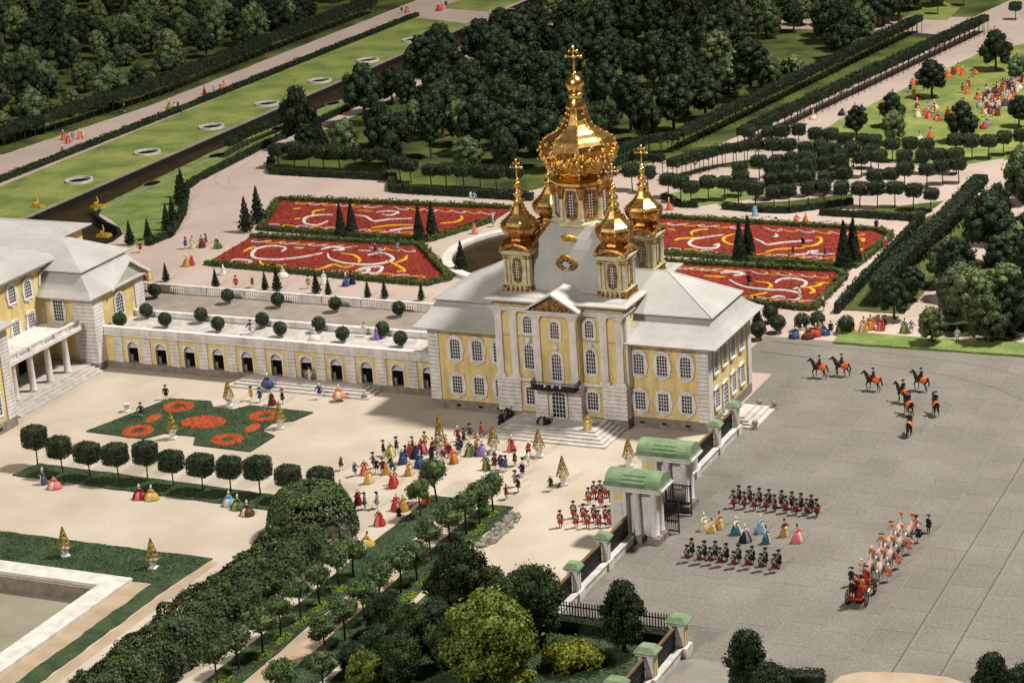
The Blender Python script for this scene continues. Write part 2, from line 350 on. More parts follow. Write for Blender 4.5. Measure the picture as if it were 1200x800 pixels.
# parade ground
plaza = struct('plaza', MB().add([(18,-130,0),(140,-130,0),(140,33.4,0),(18,33.4,0)], [(0,1,2,3)]), M_PAVEJ)
struct('plaza', MB().add([(15.8,-.5,.006),(18.0,-.5,.006),(18.0,33.4,.006),(10.5,33.4,.006),(10.5,20.2,.006),(15.8,20.2,.006)], [(0,1,2,3,4,5)]), M_SLAB)
sl = {}
def slab_mesh(w_, l_):
    k = (round(w_,2), round(l_,2))
    if k not in sl:
        e = .02; bb = MB(); bb.frus((0,w_,0,l_), .0, (0,w_,0,l_), .022); bb.frus((0,w_,0,l_), .022, (e,w_-e,e,l_-e), .03)
        sl[k] = bb.mesh('paving_slab', M_SLAB)
    return sl[k]
SW, SL_ = 3.9, 4.6
for i in range(14):
    x = 18.06+i*SW; y = -62+(i%2)*SL_*.5-(i%3)*.6
    while y < 33.2:
        l_ = min(SL_, 33.3-y)
        if l_ > .4: ob('paving_slab', slab_mesh(SW-.10, l_-.035), plaza, (x, y, .002))
        y += SL_
# dark seams across the parade ground
def strip(name, pts, w_, z, m_):
    bb = MB(); n = len(pts); vs = []
    for i, p in enumerate(pts):
        a = Vector(pts[max(i-1,0)]); c = Vector(pts[min(i+1,n-1)]); t = (c-a).normalized(); q = Vector((-t.y, t.x))*w_/2
        vs += [(p[0]+q.x,p[1]+q.y,z),(p[0]-q.x,p[1]-q.y,z)]
    bb.add(vs, [(2*i,2*i+1,2*i+3,2*i+2) for i in range(n-1)])
    return struct(name, bb, m_)
strip('pavement_seam', [(49.0,-62),(49.0,-2),(48.8,4),(47.6,10),(45.4,18),(41,21.7),(35.1,24.2),(29.9,25.4),(23.6,26.4),(17.3,26.9),(12,27.6)], .11, .037, M_SEAM)
strip('pavement_seam', [(52.9,-62),(52.9,0),(52.6,8),(50.5,18),(46,24.5),(39,28.2),(30,30),(20,31.0),(12,31.6)], .11, .037, M_SEAM)
struct('sandy_corner', MB().prism(GP([(975,800),(985,792),(1010,787),(1060,788),(1110,793),(1130,800),(1130,830),(975,830)]), .0, .045), M_ORSAND)
struct('side_path', MB().prism(GP([(768,800),(795,776),(812,772),(850,777),(872,800),(860,840),(740,840)]), .0, .045), M_PAVEJ)

# lawns
_lz = [0]
def lawn(name, poly, m_, z=.06):
    _lz[0] += 1; q_ = []
    for i, a in enumerate(poly):      # slightly ragged turf edge
        c = poly[(i+1) % len(poly)]; L = math.hypot(c[0]-a[0], c[1]-a[1]); n = max(1, min(60, int(L/1.1)))
        for j in range(n):
            f = j/n; k = 0 if j == 0 else .13
            q_.append((a[0]+(c[0]-a[0])*f+RND.uniform(-k,k), a[1]+(c[1]-a[1])*f+RND.uniform(-k,k)))
    return struct(name, MB().prism(q_, -.01, z+.003*_lz[0]), m_)
def in_poly(x, y, P):
    c = False
    for i in range(len(P)):
        (x0,y0),(x1,y1) = P[i], P[i-1]
        if (y0 > y) != (y1 > y) and x < (x1-x0)*(y-y0)/(y1-y0)+x0: c = not c
    return c
def scatter(name, poly, dens, size, z, m_, parent=None, jit=.6, label=None, cat=None):
    """tufts of blades or petals over a polygon"""
    xs = [p[0] for p in poly]; ys = [p[1] for p in poly]; n = int(dens*(max(xs)-min(xs))*(max(ys)-min(ys)))
    P = np.stack([NPR.uniform(min(xs),max(xs),n), NPR.uniform(min(ys),max(ys),n), z+NPR.uniform(0,size*.7,n)], 1)
    P = np.array([p for p in P if in_poly(p[0], p[1], poly)])
    o = ob(name, leaf_mesh(name, P, np.tile([0,0,1.0],(len(P),1)), size, m_, jit=jit), parent, off(parent) if parent else None, kind='stuff')
    if label: tag(o, label, cat)
    return o
lawn('lawn', [(-136.6,52),(-120.1,52),(-120.1,226),(-136.6,232)], M_GRASSB)
lawn('lawn', GP([(109,246),(150,226),(245,180),(350,138),(430,106),(470,92),(478,97),(440,112),(350,152),(315,166),(222,215),(218,240),(203,268),(172,284),(150,290),(146,280),(143,268),(130,257)]), M_GRASS)
lawn('lawn', [(-136,244),(-120.6,240),(-120.6,330),(-136,330)], M_GRASSB)
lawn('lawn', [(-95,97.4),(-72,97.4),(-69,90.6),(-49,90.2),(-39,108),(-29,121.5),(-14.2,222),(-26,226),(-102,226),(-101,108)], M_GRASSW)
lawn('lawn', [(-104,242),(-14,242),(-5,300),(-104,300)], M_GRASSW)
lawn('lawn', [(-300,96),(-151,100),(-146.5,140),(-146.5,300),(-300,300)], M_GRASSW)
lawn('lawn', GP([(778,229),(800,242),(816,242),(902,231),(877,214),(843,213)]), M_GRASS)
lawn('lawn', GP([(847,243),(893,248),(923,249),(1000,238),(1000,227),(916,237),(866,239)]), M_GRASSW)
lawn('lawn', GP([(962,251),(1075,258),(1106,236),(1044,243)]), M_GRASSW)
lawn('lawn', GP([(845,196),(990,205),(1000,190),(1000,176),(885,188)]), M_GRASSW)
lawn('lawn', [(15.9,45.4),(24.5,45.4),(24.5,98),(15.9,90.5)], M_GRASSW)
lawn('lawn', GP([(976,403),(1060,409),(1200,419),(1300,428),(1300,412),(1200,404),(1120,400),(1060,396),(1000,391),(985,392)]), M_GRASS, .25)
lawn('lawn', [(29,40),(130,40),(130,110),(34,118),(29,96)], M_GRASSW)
lawn('meadow', GP([(940,172),(985,140),(1150,62),(1200,52),(1330,60),(1330,190),(1200,182),(1110,196),(1000,188)]), M_GRASSB)
lawn('meadow', GP([(1060,22),(1110,24),(1125,10),(1100,0),(1075,8)]), M_GRASSB)
# court lawns
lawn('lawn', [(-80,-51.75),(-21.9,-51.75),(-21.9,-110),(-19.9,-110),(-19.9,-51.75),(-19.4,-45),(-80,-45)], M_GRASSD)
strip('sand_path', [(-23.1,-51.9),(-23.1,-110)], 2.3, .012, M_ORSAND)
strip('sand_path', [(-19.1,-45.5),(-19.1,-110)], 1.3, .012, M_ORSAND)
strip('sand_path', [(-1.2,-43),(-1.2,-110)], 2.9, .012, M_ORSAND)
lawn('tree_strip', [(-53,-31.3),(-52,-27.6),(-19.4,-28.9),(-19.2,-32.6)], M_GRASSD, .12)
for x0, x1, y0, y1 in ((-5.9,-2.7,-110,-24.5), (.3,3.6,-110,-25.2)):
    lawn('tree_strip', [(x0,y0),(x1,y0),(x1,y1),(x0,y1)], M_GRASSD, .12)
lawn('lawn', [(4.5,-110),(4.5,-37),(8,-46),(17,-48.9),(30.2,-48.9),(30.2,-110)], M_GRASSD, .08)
# yellow-green ground cover patches round the tree feet
gi = 0
for (px, py, r) in ((577,602,1.1),(559,622,1.3),(541,640,1.2),(500,683,1.1),(398,692,.9),(374,712,1.0),(352,730,1.0),(330,750,1.1),(307,770,1.1),(478,700,.9),(262,795,1.0)):
    p = G(px, py); n = 60
    a = NPR.uniform(0, 2*PI, n*6); rr = r*np.sqrt(NPR.uniform(0,1,n*6))
    P = np.stack([rr*np.cos(a)*.8, rr*np.sin(a)*1.3, .15+.12*NPR.uniform(0,1,n*6)*(1-rr/r*.7)], 1)
    o = ob('ground_cover', leaf_mesh('ground_cover', P, np.tile([0,0,1.0],(n*6,1)), .10, M_LIME), None, (p.x, p.y, 0), kind='stuff')
    tag(o, 'yellow-green ground cover patch round a clipped tree, %s from the courtyard' % nth(gi), 'ground cover', 'ground cover patches'); gi += 1

# court pool
pool = thing('pool', 'square court pool with wide pale stone rim and still water', 'pool', (-27,-60,0))
part('rim', MB().box(-80,-24.2,-54.0,-51.7,.0,.32).box(-26.6,-24.2,-130,-54.0,.0,.32), M_STONEW, pool)
part('inner_wall', MB().box(-80,-26.65,-54.4,-54.05,-3.0,-.02).box(-26.95,-26.6,-130,-54.1,-3.0,-.02), M_PLINTH, pool)
part('water', MB().add([(-80,-130,-1.5),(-26.7,-130,-1.5),(-26.7,-54.1,-1.5),(-80,-54.1,-1.5)], [(0,1,2,3)]), M_POOLW, pool)

# round flower bed of the court
bed = thing('flower_bed', 'dark green court lawn with orange flower rings', 'flower bed', (-41,-11.5,0))
BEDP = [(-53,-17.4),(-51.6,-12.5),(-49.6,-5.2),(-44.2,-4.8),(-42.8,-6.6),(-40,-6.6),(-38.8,-4.9),(-30.4,-5.2),(-31.2,-8.2),(-33.2,-9.6),(-33.2,-12),(-30.8,-13.2),(-31.0,-18.2),(-38.4,-18.0),(-39.6,-15.6),(-43.6,-15.6),(-45,-17.8)]
part('bed_lawn', MB().prism(BEDP, -.01, .14), M_GRASSD, bed)
def ring_bed(cx, cy, r0, r1, rot=0, sx=1.0):
    bb = MB(); n = 28; vs = []
    for k in range(n):
        a = 2*PI*k/n
        for r, z in ((r1,.12),(r1-.1,.26),(max(r0+.1,.02),.26),(r0,.12)):
            x, y = r*sx*math.cos(a), r*math.sin(a); vs.append((cx+x*math.cos(rot)-y*math.sin(rot), cy+x*math.sin(rot)+y*math.cos(rot), z))
    bb.add(vs, [(4*k+j,4*((k+1)%n)+j,4*((k+1)%n)+j+1,4*k+j+1) for k in range(n) for j in range(3)]); return bb
M_PETAL = mat('orange_petals', (.50, .12, .04), .8, col2=(.32, .06, .02), scale=3, island=.45)
def ring_petals(cx, cy, r0, r1, rot=0, sx=1.0):
    n = int(90*(r1*r1-r0*r0)*sx); a = NPR.uniform(0, 2*PI, n); r = np.sqrt(NPR.uniform(r0*r0, r1*r1, n)); x, y = r*sx*np.cos(a), r*np.sin(a)
    P = np.stack([cx+x*math.cos(rot)-y*math.sin(rot), cy+x*math.sin(rot)+y*math.cos(rot), NPR.uniform(.24,.34,n)], 1)
    ob('petals', leaf_mesh('petals', P, np.tile([0,0,1.0],(n,1)), .10, M_PETAL, jit=.6), bed, off(bed), kind='stuff')
for x, y in ((-46.9,-7.6),(-47,-16.0),(-35.2,-7.9),(-35.4,-15.8)): part('flower_ring', ring_bed(x, y, .75, 1.85), M_ORANGE, bed); ring_petals(x, y, .75, 1.85)
part('flower_oval', ring_bed(-41.1,-11.5,.0,2.0,.15,1.35), M_ORANGE, bed); ring_petals(-41.1,-11.5,.0,1.95,.15,1.35)
for x, y, r_ in ((-47.6,-11.8,.9),(-34.6,-11.7,.9)): part('flower_spot', ring_bed(x, y, .0, .75, PI/2, 1.9), M_ORANGE, bed)

# ------------------------------------------------------------------ parterres with scrolls
def ribbon(pts, w0, w1, z0, z1):
    bb = MB(); n = len(pts); vs = []
    for i, p in enumerate(pts):
        a = Vector(pts[max(i-1,0)]); c = Vector(pts[min(i+1,n-1)]); t = (c-a).normalized(); q = Vector((-t.y, t.x))*(w0+(w1-w0)*math.sin(PI*i/(n-1)))/2
        vs += [(p[0]+q.x,p[1]+q.y,z0),(p[0]+q.x*.8,p[1]+q.y*.8,z1),(p[0]-q.x*.8,p[1]-q.y*.8,z1),(p[0]-q.x,p[1]-q.y,z0)]
    bb.add(vs, [(4*i+j,4*i+j+1,4*i+5+j,4*i+4+j) for i in range(n-1) for j in range(3)]+[(0,1,2,3),(4*n-1,4*n-2,4*n-3,4*n-4)]); return bb
def smooth_path(pts, k=8):
    P = [Vector((*p,0)) for p in pts]; P = [P[0]*2-P[1]]+P+[P[-1]*2-P[-2]]; out = []
    for i in range(1, len(P)-2):
        for j in range(k):
            t = j/k; a, b_, c, d = P[i-1], P[i], P[i+1], P[i+2]
            q = .5*((2*b_)+(c-a)*t+(2*a-5*b_+4*c-d)*t*t+(3*b_-a-3*c+d)*t**3); out.append((q.x, q.y))
    out.append((P[-2].x, P[-2].y)); return out
def parterre(label, corners, scrolls, hsel=(0,1,2,3), inner=1.7):
    c = [tuple(G(*p)[:2]) for p in corners]; cx = sum(p[0] for p in c)/len(c); cy = sum(p[1] for p in c)/len(c)
    t = thing('parterre', label, 'flower bed', (cx, cy, 0), group='red parterres behind the palace')
    part('flower_field', MB().prism(c, -.01, .12), M_RED, t)
    scatter('red_petals', c, 9, .13, .12, M_REDP, t)
    for i in hsel:
        a, d = c[i], c[(i+1)%len(c)]
        me = hedge_mesh('border_hedge', *a, *d, 1.15, 0, .75, 9, .22, M_HEDGEL, .09)
        ob('border_hedge', me, t, (a[0]-cx, a[1]-cy, 0))
    for colr, w_, pts in scrolls:
        q = smooth_path([tuple(G(*p)[:2]) for p in pts])
        part({'w':'white_scroll','y':'yellow_scroll'}[colr], ribbon(q, w_*.18, w_*.38, .11, .26), {'w':M_WFL,'y':M_YFL}[colr], t)
    bx = [p[0] for p in c]; by = [p[1] for p in c]; mx, my = (min(bx)+max(bx))/2, (min(by)+max(by))/2; hw_, hh_ = (max(bx)-min(bx))/2, (max(by)-min(by))/2
    for iu in range(1, 8):       # mirrored rows of small curls along both borders
        for su in (-1, 1):
            for sv in (-1, 1):
                x, y = mx+su*hw_*iu/8.2, my+sv*hh_*.66
                if not all(in_poly(x+u, y+v, c) for u in (-1.9,1.9) for v in (-1.3,1.3)): continue
                q = [(x-su*1.5+su*3.0*j/9, y+sv*(.55*math.cos(j/9*PI*1.5))) for j in range(7)]+[(x+su*.9+su*.5*math.cos(-1.2+.8*j), y-sv*.1+sv*.45*math.sin(-1.2+.8*j)) for j in range(5)]
                wc_ = iu % 2; part('white_scroll' if wc_ else 'yellow_scroll', ribbon(smooth_path(q, 3), .08, .22, .11, .22), M_WFL if wc_ else M_YFL, t)
    return t
M_REDP = mat('red_petals', (.36, .045, .025), .8, col2=(.16, .02, .012), scale=1.5, island=.32)
def cv(ox, oy, s, pts): return [(ox+x/s, oy+y/s) for x, y in pts]
e5 = lambda pts: cv(240, 220, 3.3333, pts)
e6 = lambda pts: cv(780, 245, 4.2857, pts)
parterre('far red parterre with white scrolls, opposite the canal', e5([(215,165),(870,212),(1130,130),(1200,85),(290,50)]), [
    ('w',1.5,e5([(480,135),(440,150),(395,145),(390,125),(430,112),(500,110)])), ('w',1.4,e5([(590,112),(630,118),(660,135),(720,128),(810,125)])), ('w',1.2,e5([(670,100),(715,96),(755,100),(725,112),(690,108)])),
    ('w',1.3,e5([(720,172),(770,165),(815,160)])), ('y',1.3,e5([(420,112),(430,95),(470,90)])), ('y',.9,e5([(345,88),(375,84)])), ('y',.8,e5([(350,128),(375,122)])), ('y',1.2,e5([(650,162),(720,152),(815,150)])), ('y',1.4,e5([(920,145),(980,138),(1005,125),(1000,115)])), ('y',.9,e5([(600,92),(655,98)]))], (0,1,3,4))
parterre('near red parterre with white scrolls, behind the gallery balustrade', e5([(0,300),(860,382),(960,358),(840,228),(180,195)]), [
    ('w',1.5,e5([(90,300),(120,285),(180,292),(150,304),(130,300)])), ('w',1.6,e5([(300,255),(315,240),(270,232),(210,240),(185,262),(200,280),(280,285),(380,275),(460,260)])), ('w',1.8,e5([(455,245),(500,236),(540,245),(500,250)])),
    ('w',1.6,e5([(480,262),(490,282),(540,298),(620,305),(690,300),(735,285),(720,268),(680,260),(635,268)])), ('w',1.5,e5([(590,328),(640,322),(630,335),(600,338)])), ('w',1.6,e5([(600,322),(640,315),(690,315),(680,335),(640,342)])), ('w',.9,e5([(350,240),(390,240)])), ('w',.9,e5([(600,250),(650,252)])),
    ('y',1.6,e5([(150,255),(180,240),(200,235)])), ('y',1.6,e5([(215,290),(225,305),(270,310),(320,305)])), ('y',1.3,e5([(380,322),(440,325),(500,305),(540,315),(585,310)])), ('y',1.5,e5([(535,262),(580,268),(605,285),(600,298)])), ('y',1.5,e5([(710,290),(745,305),(780,328),(750,332)])), ('y',1.5,e5([(745,298),(780,285),(790,270)]))])
parterre('far red parterre with yellow scrolls, facing the hedge alley', e6([(-190,215),(945,298),(1135,140),(1060,112),(-150,40)]), [
    ('w',1.5,e6([(240,190),(265,182),(260,198),(215,204),(150,198),(118,180),(140,160),(200,148),(290,135)])), ('w',1.4,e6([(445,155),(480,170),(510,185),(580,175),(680,168),(740,165)])), ('w',1.1,e6([(540,150),(560,140),(550,132)])), ('w',1.4,e6([(620,236),(700,232),(760,215),(720,222),(750,232),(850,232)])),
    ('y',1.5,e6([(215,108),(160,112),(130,125),(135,140)])), ('y',1.4,e6([(45,165),(70,155),(140,152),(175,150)])), ('y',1.5,e6([(345,132),(300,145),(290,165),(320,182),(345,185)])), ('y',1.5,e6([(755,148),(780,155),(775,175),(740,190),(690,195)])), ('y',1.2,e6([(500,225),(550,210),(620,205),(700,202)])), ('y',1.5,e6([(970,155),(995,160),(985,172)])), ('y',1.0,e6([(10,108),(50,112)])), ('y',.8,e6([(930,232),(980,212),(990,205)]))], (0,1,2,3))
parterre('near red parterre with yellow scrolls, beyond the church roof', e6([(-150,420),(740,510),(900,345),(870,318),(-50,270)]), [
    ('w',1.8,e6([(275,328),(330,322),(390,332),(340,342)])), ('w',1.6,e6([(320,362),(360,385),(420,402),(520,412),(600,415),(670,432),(660,460),(620,465)])), ('w',1.6,e6([(550,380),(570,362),(630,355),(695,368),(700,388),(640,410)])), ('w',1.5,e6([(530,455),(560,445),(600,450)])), ('w',1.6,e6([(575,500),(610,493),(645,502)])),
    ('y',1.3,e6([(190,342),(250,346),(300,348)])), ('y',1.5,e6([(450,372),(510,378),(530,395),(510,405)])), ('y',1.4,e6([(420,445),(470,435),(510,425)])), ('y',1.6,e6([(670,400),(720,402),(745,420),(720,430)])), ('y',1.6,e6([(720,398),(760,392),(780,380),(760,375),(830,380)]))], (0,1,2,3))
# round pond between the parterres
pond = thing('round_pond', 'round stone-rimmed pond behind the church', 'pond', (-29.5,61,0))
part('rim', MB().add(*(lambda n: ([(-29.5+r*math.cos(2*PI*k/n), 61+r*math.sin(2*PI*k/n), z) for r, z in ((15.2,0),(15.2,.5),(13.8,.5),(13.8,.05)) for k in range(n)], [(j*n+k,j*n+(k+1)%n,(j+1)*n+(k+1)%n,(j+1)*n+k) for j in range(3) for k in range(n)]))(48)), M_STONEW, pond)
part('water', MB().lathe([(13.9,.02),(13.9,.06)], 48, (-29.5,61)), M_CANALW, pond)
# lawn basins along the canal
for i, p in enumerate(((93,213),(173,180),(248,150),(313,123),(375,96),(431,72),(484,48))):
    c = G(*p)
    t = thing('lawn_basin', 'round stone basin sunk in the wide canal lawn, %s from the palace' % nth(i), 'basin', (c.x,c.y,0), group='basins on the wide canal lawn')
    n = 28; part('stone_ring', MB().add([(c.x+r*math.cos(2*PI*k/n), c.y+r*math.sin(2*PI*k/n), z) for r, z in ((2.35,.05),(2.3,.45),(1.95,.45),(1.9,.07)) for k in range(n)], [(j*n+k,j*n+(k+1)%n,(j+1)*n+(k+1)%n,(j+1)*n+k) for j in range(3) for k in range(n)]), M_STEP, t)
    part('basin_water', MB().lathe([(1.95,.065),(1.95,.085)], n, (c.x,c.y)), M_DARK, t)
for i, p in enumerate(((178,216),(254,183),(327,151),(390,122))):
    c = G(*p)
    t = thing('lawn_basin', 'dark basin in the narrow lawn across the canal, %s from the palace' % nth(i), 'basin', (c.x,c.y,0), group='basins on the narrow canal lawn')
    n = 24; part('stone_ring', MB().add([(c.x+r*1.1*math.cos(2*PI*k/n), c.y+r*1.6*math.sin(2*PI*k/n), z) for r, z in ((1.22,.05),(1.2,.16),(1.1,.16),(1.08,.12)) for k in range(n)], [(j*n+k,j*n+(k+1)%n,(j+1)*n+(k+1)%n,(j+1)*n+k) for j in range(3) for k in range(n)]), M_COPING, t)
    part('basin_water', MB().lathe([(1.1,.10),(1.1,.15)], n, (c.x,c.y), sx=1.1, sy=1.6), M_DARK, t)
# bridge over the canal end
t = thing('bridge', 'low stone bridge with railings across the far end of the canal', 'bridge', (-115,233,0))
part('deck', MB().box(-121.5,-108.5,229,239,-.4,.12), M_PINK, t)
part('arch_wall', MB().box(-119.35,-110.5,229.3,229.8,-1.6,-.42), M_STONEW, t)
for yy in (229.2, 238.8):
    rb = MB().box(-121,-109,yy-.08,yy+.08,1.0,1.12)
    for k in range(7): rb.box(-121+k*2-.08,-121+k*2+.08,yy-.06,yy+.06,.1,1.0)
    part('railing', rb, M_STEP, t)

strip('path_line', [tuple(G(*p)[:2]) for p in cv(100,120,5.714,[(1000,590),(900,560),(862,520),(880,480),(960,430),(1143,345)])], .25, .008, M_ORSAND)
strip('path_line', [tuple(G(*p)[:2]) for p in cv(100,120,5.714,[(1030,585),(970,550),(955,510),(985,470),(1143,370)])], .25, .008, M_ORSAND)

M_BLADE = mat('dark_grass_blades', (.065, .105, .042), .8, col2=(.030, .055, .022), scale=.5, island=.6)
M_BLADEL = mat('bright_grass_blades', (.26, .32, .08), .8, col2=(.14, .21, .05), scale=.4, island=.5)
scatter('grass', [(-48,-51.6),(-20.2,-51.6),(-19.5,-45.1),(-48,-45.1)], 42, .10, .10, M_BLADE, label='short grass on the pool lawn', cat='grass')
scatter('grass', [(6.5,-70),(6.5,-44),(8,-46.5),(17,-49.2),(30,-49.2),(30,-70)], 34, .12, .12, M_BLADE, label='short grass on the near garden lawn', cat='grass')
scatter('grass', [(-52.8,-31),(-51.8,-27.8),(-19.6,-29.1),(-19.4,-32.4)], 40, .10, .16, M_BLADE, label='short grass on the court tree strip', cat='grass')
scatter('grass', [(-5.8,-68),(-2.8,-68),(-2.8,-24.8),(-5.8,-24.8)], 40, .10, .16, M_BLADE, label='short grass under the row along the green tunnel', cat='grass')
scatter('grass', [(.4,-68),(3.5,-68),(3.5,-25.5),(.4,-25.5)], 40, .10, .16, M_BLADE, label='short grass under the row beside the rockery', cat='grass')
scatter('bed_grass', BEDP, 34, .09, .13, M_BLADE, bed)

# ================================================================== BUILDINGS
def GYp(px, py, Y):
    d = FWD*F_PX + RT*(px-600) - UP*(py-400); return CAM + d*((Y-CAM.y)/d.y)
def GXp(px, py, X):
    d = FWD*F_PX + RT*(px-600) - UP*(py-400); return CAM + d*((X-CAM.x)/d.x)
_wc = {}
def win_meshes(w_, h, arch, t, style, cols, rows):
    """baroque window facing -Y, centred: surround, glass, muntin lattice"""
    k = (w_, h, arch, t, style, cols, rows)
    if k in _wc: return _wc[k]
    hw, hh = w_/2, h/2; inn = []
    sp = hh-hw*(1.0 if arch == 2 else .45 if arch == 1 else 0)
    for j in range(7): inn.append((-hw+w_*j/6, -hh))
    for j in range(1, 7): inn.append((hw, -hh+(sp+hh)*j/6))
    if arch:
        for j in range(1, 10): a = PI*j/10; inn.append((hw*math.cos(a), sp+(hh-sp)*math.sin(a)))
    else:
        for j in range(1, 6): inn.append((hw-w_*j/6, hh))
    for j in range(6, 0, -1): inn.append((-hw, -hh+(sp+hh)*j/6))
    out = []
    for x, z in inn:
        u, v = x/(hw+1e-6), z/hh; l = max(abs(u), abs(v), .3)
        if style == 'ornate':
            g = t*(1+.20*math.cos(4*math.atan2(v, u))+.09*math.cos(8*math.atan2(v, u)))+(.22*t if v < -.8 and abs(u) < .5 else 0)
        else: g = t
        n = Vector((u/(abs(u)**3+.4) if abs(u) > .7 else u*.6, v if abs(v) > .8 else v*.5)).normalized()
        out.append((x+n.x*g*(1.15 if abs(u) > .95 and abs(v) > .9 else 1), z+n.y*g))
    n = len(inn); b = MB(); d = .14
    vs = [(x,-.0,z) for x, z in out]+[(x,-d,z) for x, z in out]+[(x,-d,z) for x, z in inn]+[(x,.0,z) for x, z in inn]
    b.add(vs, [(j*n+i, j*n+(i+1)%n, (j+1)*n+(i+1)%n, (j+1)*n+i) for j in range(3) for i in range(n)])
    if style == 'ornate':
        b.add([(-hw-t*.9,-d-.10,hh+t*.55),(hw+t*.9,-d-.10,hh+t*.55),(0,-d-.10,hh+t*1.35),(-hw-t*.9,0,hh+t*.55),(hw+t*.9,0,hh+t*.55),(0,0,hh+t*1.35)], [(0,1,2),(0,2,5,3),(1,4,5,2),(0,3,4,1)])
        b.box(-hw-t*.5, hw+t*.5, -d-.12, 0, -hh-t*.5, -hh-t*.28)
    g = MB().add([(x,-.035,z) for x, z in inn], [tuple(range(n))])
    mu = MB(); e = .028
    for c in range(1, cols):
        x = -hw+w_*c/cols; top = sp+(hh-sp)*math.sqrt(max(0, 1-(x/hw)**2)) if arch else hh
        mu.box(x-e, x+e, -.09, -.04, -hh, top)
    for r in range(1, rows):
        z = -hh+h*r/rows; xx = hw if z < sp or not arch else hw*math.sqrt(max(0, 1-((z-sp)/(hh-sp))**2))
        mu.box(-xx, xx, -.085, -.045, z-e, z+e)
    _wc[k] = (b, g, mu); return _wc[k]
_wm = {}
def window(parent, loc, w_, h, arch=0, rz=0.0, t=.3, style='ornate', cols=4, rows=5, frame=None, mun=None, name='window'):
    frame = frame or M_WHT; mun = mun or M_MUNTIN
    key = (w_, h, arch, t, style, cols, rows, frame.name, mun.name)
    if key not in _wm:
        b, g, mu = win_meshes(w_, h, arch, t, style, cols, rows)
        _wm[key] = (b.mesh('window_surround', frame), g.mesh('pane', M_GLASS), mu.mesh('lattice', mun))
    a, g, mu = _wm[key]
    o = ob(name, a, parent, Vector(loc)+off(parent), rz)
    ob('pane', g, o); ob('lattice', mu, o); return o
def rustic(b, x0, x1, y0, y1, z0, z1, hgt=.46, gap=.065):
    """courses of rusticated stone round a corner block"""
    z = z0
    while z < z1-.05:
        t = min(z+hgt-gap, z1); b.box(x0, x1, y0, y1, z, t); z += hgt
    b.box(x0+.1, x1-.1, y0+.1, y1-.1, z0, z1); return b
def balustrade(parent, p0, p1, z0, h, bays, name='balustrade', solid=None):
    """rail, plinth, posts and turned balusters between two points; every other bay can be solid"""
    L = Vector((p1[0]-p0[0], p1[1]-p0[1])); n = L.length; u = L/n; q = Vector((-u.y, u.x))
    def bx(b, s0, s1, w_, za, zb):
        pts = [Vector(p0)+u*s+q*k*w_/2 for s, k in ((s0,-1),(s1,-1),(s1,1),(s0,1))]
        b.prism([(p.x,p.y) for p in pts], za, zb); return b
    part('rail', bx(MB(), 0, n, .42, z0+h-.16, z0+h), M_WHT, parent)
    part('base_rail', bx(MB(), 0, n, .36, z0, z0+.16), M_WHT, parent)
    for i in range(bays+1):
        s = n*i/bays; part('post', bx(MB(), max(s-.2,0), min(s+.2,n), .40, z0+.16, z0+h-.16), M_WHT, parent)
    bl = MB()
    for i in range(bays):
        s0, s1 = n*i/bays+.25, n*(i+1)/bays-.25
        if solid is not None and i % 2 == solid:
            part('panel', bx(MB(), s0-.05, s1+.05, .24, z0+.16, z0+h-.16), M_WHT, parent)
        else:
            k = max(2, int((s1-s0)/.32))
            for j in range(k):
                c = Vector(p0)+u*(s0+(j+.5)*(s1-s0)/k)
                bl.lathe([(.07,z0+.16),(.11,z0+.16+(h-.32)*.35),(.05,z0+.16+(h-.32)*.7),(.08,z0+h-.16)], 6, (c.x,c.y))
    if bl.v: part('baluster_row', bl, M_WHT, parent, kind='stuff')

# ------------------------------------------------------------------ the church wing
CX, CY = -1.1, 6.9
ch = thing('church', 'yellow palace church with pale roofs and five gilded onion domes', 'church', (CX, CY, 0))
part('plinth', MB().box(-17.75,15.55,-.05,13.85,0,1.15), M_PLINTH, ch)
part('wall', MB().box(-17.6,15.4,.05,13.75,1.15,9.95), M_YEL, ch)
part('wall_cornice', MB().box(-17.9,15.7,-.25,14.05,9.35,9.75), M_WHT, ch)
for x0, x1, y0, y1 in ((-17.75,-16.45,-.12,1.0),(14.25,15.58,-.12,1.1),(14.25,15.58,12.8,13.9),(-17.75,-16.45,12.8,13.9)):
    part('quoin', rustic(MB(), x0, x1, y0, y1, 1.15, 9.34), M_WHT, ch, kind='stuff')
vb = MB()
for x in (-14.4,-11.7,-9.4,7.7,10.25,12.95): part('plinth_vent', MB().lathe([(.22,0),(.22,.08)], 10).v and MB().box(x-.28,x+.28,-.08,.0,.45,.72), M_GLASS, ch)
# mansard roofs
def rings(rects, cap=True):
    b = MB(); n = len(rects)
    for (a0,a1,c0,c1), z in rects: b.v += [(a0,c0,z),(a1,c0,z),(a1,c1,z),(a0,c1,z)]
    for j in range(n-1):
        for k in range(4): b.f.append((4*j+k,4*j+(k+1)%4,4*j+4+(k+1)%4,4*j+4+k)); b.m.append(0)
    if cap: b.f += [(3,2,1,0),(4*n-4,4*n-3,4*n-2,4*n-1)]; b.m += [0,0]
    return b
def rc(hx, y0, y1): return (CX-hx, CX+hx, y0, y1)
rf = part('lower_roof', rings([(rc(17.95,-1.25,15.0),9.72),(rc(17.98,-1.28,15.05),9.86),(rc(17.5,-.3,14.1),10.3),(rc(16.95,.9,12.9),11.0),(rc(16.5,1.9,11.9),11.75),(rc(16.2,2.4,11.4),12.3)]), M_ROOF, ch)
ur = part('upper_roof', rings([(rc(16.6,1.85,11.95),12.18),(rc(16.62,1.83,11.97),12.34),(rc(9.8,6.85,6.95),15.75)]), M_ROOF, ch)
part('ridge_strip', MB().tube([(CX-9.8,6.9,15.75),(CX+9.8,6.9,15.75)], .09), M_ROOFX, ur)
